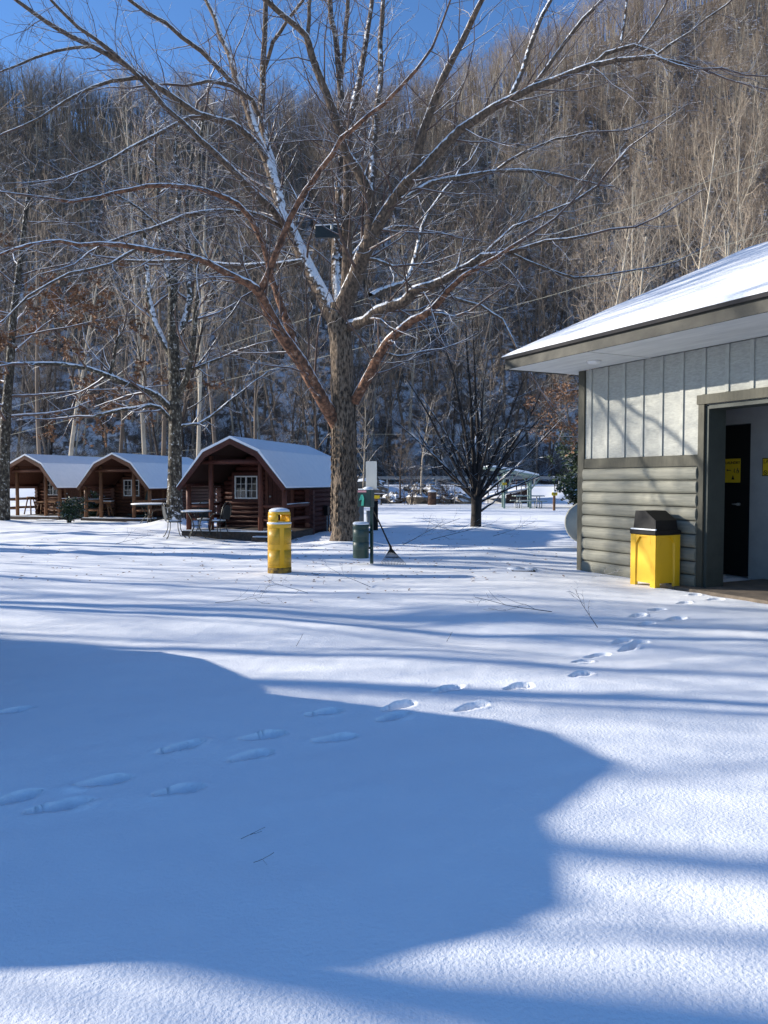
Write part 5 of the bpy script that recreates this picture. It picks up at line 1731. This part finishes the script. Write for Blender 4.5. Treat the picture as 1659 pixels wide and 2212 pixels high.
# timber footbridge / platform behind the shelter
fx, fy = 9.6, 55.6
t = thing('timber_platform', 'brown timber retaining platform with rails behind the shelter', 'platform', (fx, fy, gz(fx, fy)))
part('retaining_wall', MB().prism([(-.75, .0), (.75, 0), (.75, .95), (-.75, .62)], 0, .15), m_brownwall, t)
part('deck', MB().prism([(-2.2, .40), (.8, .97), (.8, 1.03), (-2.2, .46)], -.1, 2.0), m_brownwall, t)
part('deck_snow', MB().prism([(-2.2, .462), (.8, 1.032), (.8, 1.12), (-2.2, .55)], -.1, 2.0), m_snowcap, t)
for i in range(5):
    part('rail_post', MB().box(-2.1 + i * .68, -2.02 + i * .68, .02, .1, .45 + i * .13, 1.3 + i * .13), m_brownwall, t)
for zz in (.85, 1.05, 1.24):
    part('rail', MB().prism([(-2.2, zz), (.8, zz + .5), (.8, zz + .56), (-2.2, zz + .06)], -.03, .015), m_brownwall, t)

# ------------------------------------------------------------------ fallen twigs on the snow
PT = TreeP(k=[5, 4, 3, 2], n=[5, 2.5, 0, 0], ratio=[0.5, 0.5, 0.5, 0.5], ang=[(25, 55)] * 4, wander=[0.07, 0.15, 0.2, 0.2], trop=[0.0, 0.01, 0.0, 0], t0=[0.2, .2, .2, .2], rr=[0.6] * 4, rmin=0.0022, max=2, taper=.6)
for i, (u, v, L, dx, dz, r, lab) in enumerate([
    (1192, 1331, .95, -1, .10, .006, 'branched bare twig lying on the snow before the laundry door'),
    (1291, 1357, .5, -.45, .8, .005, 'forked twig stuck upright in the snow beside the footprints'),
    (640, 1395, .14, .5, .8, .003, 'tiny sprig poking from the snow right of the big shadow'),
    (465, 1305, .8, 1, .1, .004, 'thin twig lying in the streaked snow before the drum bin'),
    (800, 1268, .8, -.7, .3, .006, 'forked twig below the green station'),
    (965, 1372, .12, .3, .6, .004, 'tiny stub in a dimple of the snow'),
    (520, 1815, .12, .6, .3, .002, 'dark sprig in the big shadow, upper of two'),
    (548, 1868, .12, .8, .4, .002, 'dark sprig in the big shadow, lower of two'),
    (1278, 1252, .5, .8, .2, .004, 'small twig at the foot of the log siding'),
    (930, 1165, 1.8, 1, .22, .012, 'fallen branch in the shade left of the vase-shaped tree'),
    (870, 1178, 1.6, .8, .45, .010, 'brushy fallen branch in front of the shade strip'),
    (1065, 1160, 1.3, 1, .25, .009, 'fallen twig below the vase-shaped tree'),
    (985, 1150, 1.2, -1, .3, .009, 'fallen branch close to the vase-shaped tree trunk'),
    (250, 1175, .9, 1, .3, .006, 'weedy twig in the rough snow left of the cabins'),
    (665, 1280, .7, -.8, .25, .005, 'thin twig in front of the drum bin')]):
    rg = random.Random(700 + i)
    x, y = G(u, v)
    z = gz(x, y)
    it = []
    d = nrm((dx, rg.uniform(-.35, .35), dz))
    PT.n[0] = 5 if L > .15 else 1
    PT.max = 2 if L > .15 else 1
    grow(it, (x, y, z + .012), d, L, r, 0, PT, rg)
    # rest it on the snow
    it2 = []
    for (l, pts_, rads_) in it:
        it2.append((l, [(p[0], p[1], max(p[2], gz(p[0], p[1]) + .004)) for p in pts_], rads_))
    o = link('fallen_twig', tubes_mesh('fallen_twig', it2, m_barkd, lambda l: 4, (x, y, z)), None, (x, y, z))
    tag(o, lab, 'twig', 'fallen twigs on the snow')

# wind-blown dead leaves and bark flakes on the snow
lr = random.Random(91)
V, F = [], []
for i in range(420):
    if i < 260:
        u, v = lr.uniform(0, 1240), lr.uniform(1150, 1260)
    else:
        u, v = lr.gauss(790, 170), lr.gauss(1200, 45)
    if v < 1140:
        continue
    x, y = G(u, v)
    if not (-12 < x < 4 and 10 < y < 27) or (x > 3.0 and y < 14.5):
        continue
    z = gz(x, y) + .012
    a = lr.uniform(0, 6.28)
    s_ = lr.uniform(.02, .045)
    c, d = math.cos(a) * s_, math.sin(a) * s_
    o = len(V)
    V += [(x - c, y - d, z), (x + d * .5, y - c * .5, z + .012), (x + c, y + d, z + .006), (x - d * .5, y + c * .5, z + .014)]
    F.append((o, o + 1, o + 2, o + 3))
lo_ = link('scattered_leaves', fast_mesh('scattered_leaves', np.array(V), np.array(F), m_deadleaf, False))
lo_['kind'] = 'stuff'
tag(lo_, 'small dead leaves and bark flakes scattered on the snow', 'leaf litter')

# ------------------------------------------------------------------ parked car left of the frame: its shade falls across the foreground
cx_, cy_ = -5.42, 5.6
t = thing('parked_car', 'dark parked car left of the frame whose shadow falls across the foreground', 'car', (cx_, cy_, .02), R(0))
W2 = .96
low = [(-2.14, .32), (-2.18, .7), (-2.14, 1.12), (-2.1, 1.2), (.95, 1.22), (1.0, 1.22), (1.5, 1.10), (1.95, .95), (2.16, .72), (2.2, .36)]
part('body', MB().prism(low, -W2, W2, 'x'), m_car, t)
# glasshouse and roof as a row of cross sections
secs = [(-2.14, 1.21, .93), (-2.12, 1.40, .91), (-2.06, 1.56, .88), (-1.75, 1.74, .84), (-1.5, 1.83, .82), (-.75, 1.87, .81), (-.4, 1.96, .80), (.05, 2.07, .79), (.5, 1.99, .80), (.72, 1.86, .82), (.86, 1.58, .87), (.98, 1.23, .92)]
cb = MB()
vs, fs = [], []
for (yy, zz, ww) in secs:
    vs += [(-W2 + .03, yy, 1.2), (W2 - .03, yy, 1.2), (ww, yy, zz - .03), (ww - .1, yy, zz), (-ww + .1, yy, zz), (-ww, yy, zz - .03)]
for k in range(len(secs) - 1):
    for i in range(6):
        j = (i + 1) % 6
        fs.append((k * 6 + i, k * 6 + j, k * 6 + 6 + j, k * 6 + 6 + i))
fs += [tuple(range(5, -1, -1)), tuple(range((len(secs) - 1) * 6, len(secs) * 6))]
part('cabin_shell', cb.add(vs, fs), m_car, t)
for sx in (-1, 1):
    part('side_window', MB().add([(sx * (W2 - .02), -1.85, 1.28), (sx * (W2 - .02), .75, 1.28), (sx * .845, .6, 1.72), (sx * .845, -1.6, 1.66)], [(0, 1, 2, 3)]), m_glass, t)
    part('headlight', MB().cbox(sx * .62 - .2, sx * .62 + .2, 2.05, 2.19, .72, .86, .02), m_white, t)
    for y in (-1.3, 1.35):
        wl = part('wheel', MB().tube([(sx * .80, y, .36), (sx * .99, y, .36)], .36, 24), m_rubber, t, True)
        part('rim', MB().tube([(sx * .98, y, .36), (sx * 1.0, y, .36)], .24, 18), m_galv, wl, True)
part('bumper', MB().cbox(-.95, .95, 2.12, 2.28, .36, .58, .04), m_blackp, t)
part('bumper', MB().cbox(-.95, .95, -2.26, -2.12, .36, .58, .04), m_blackp, t)
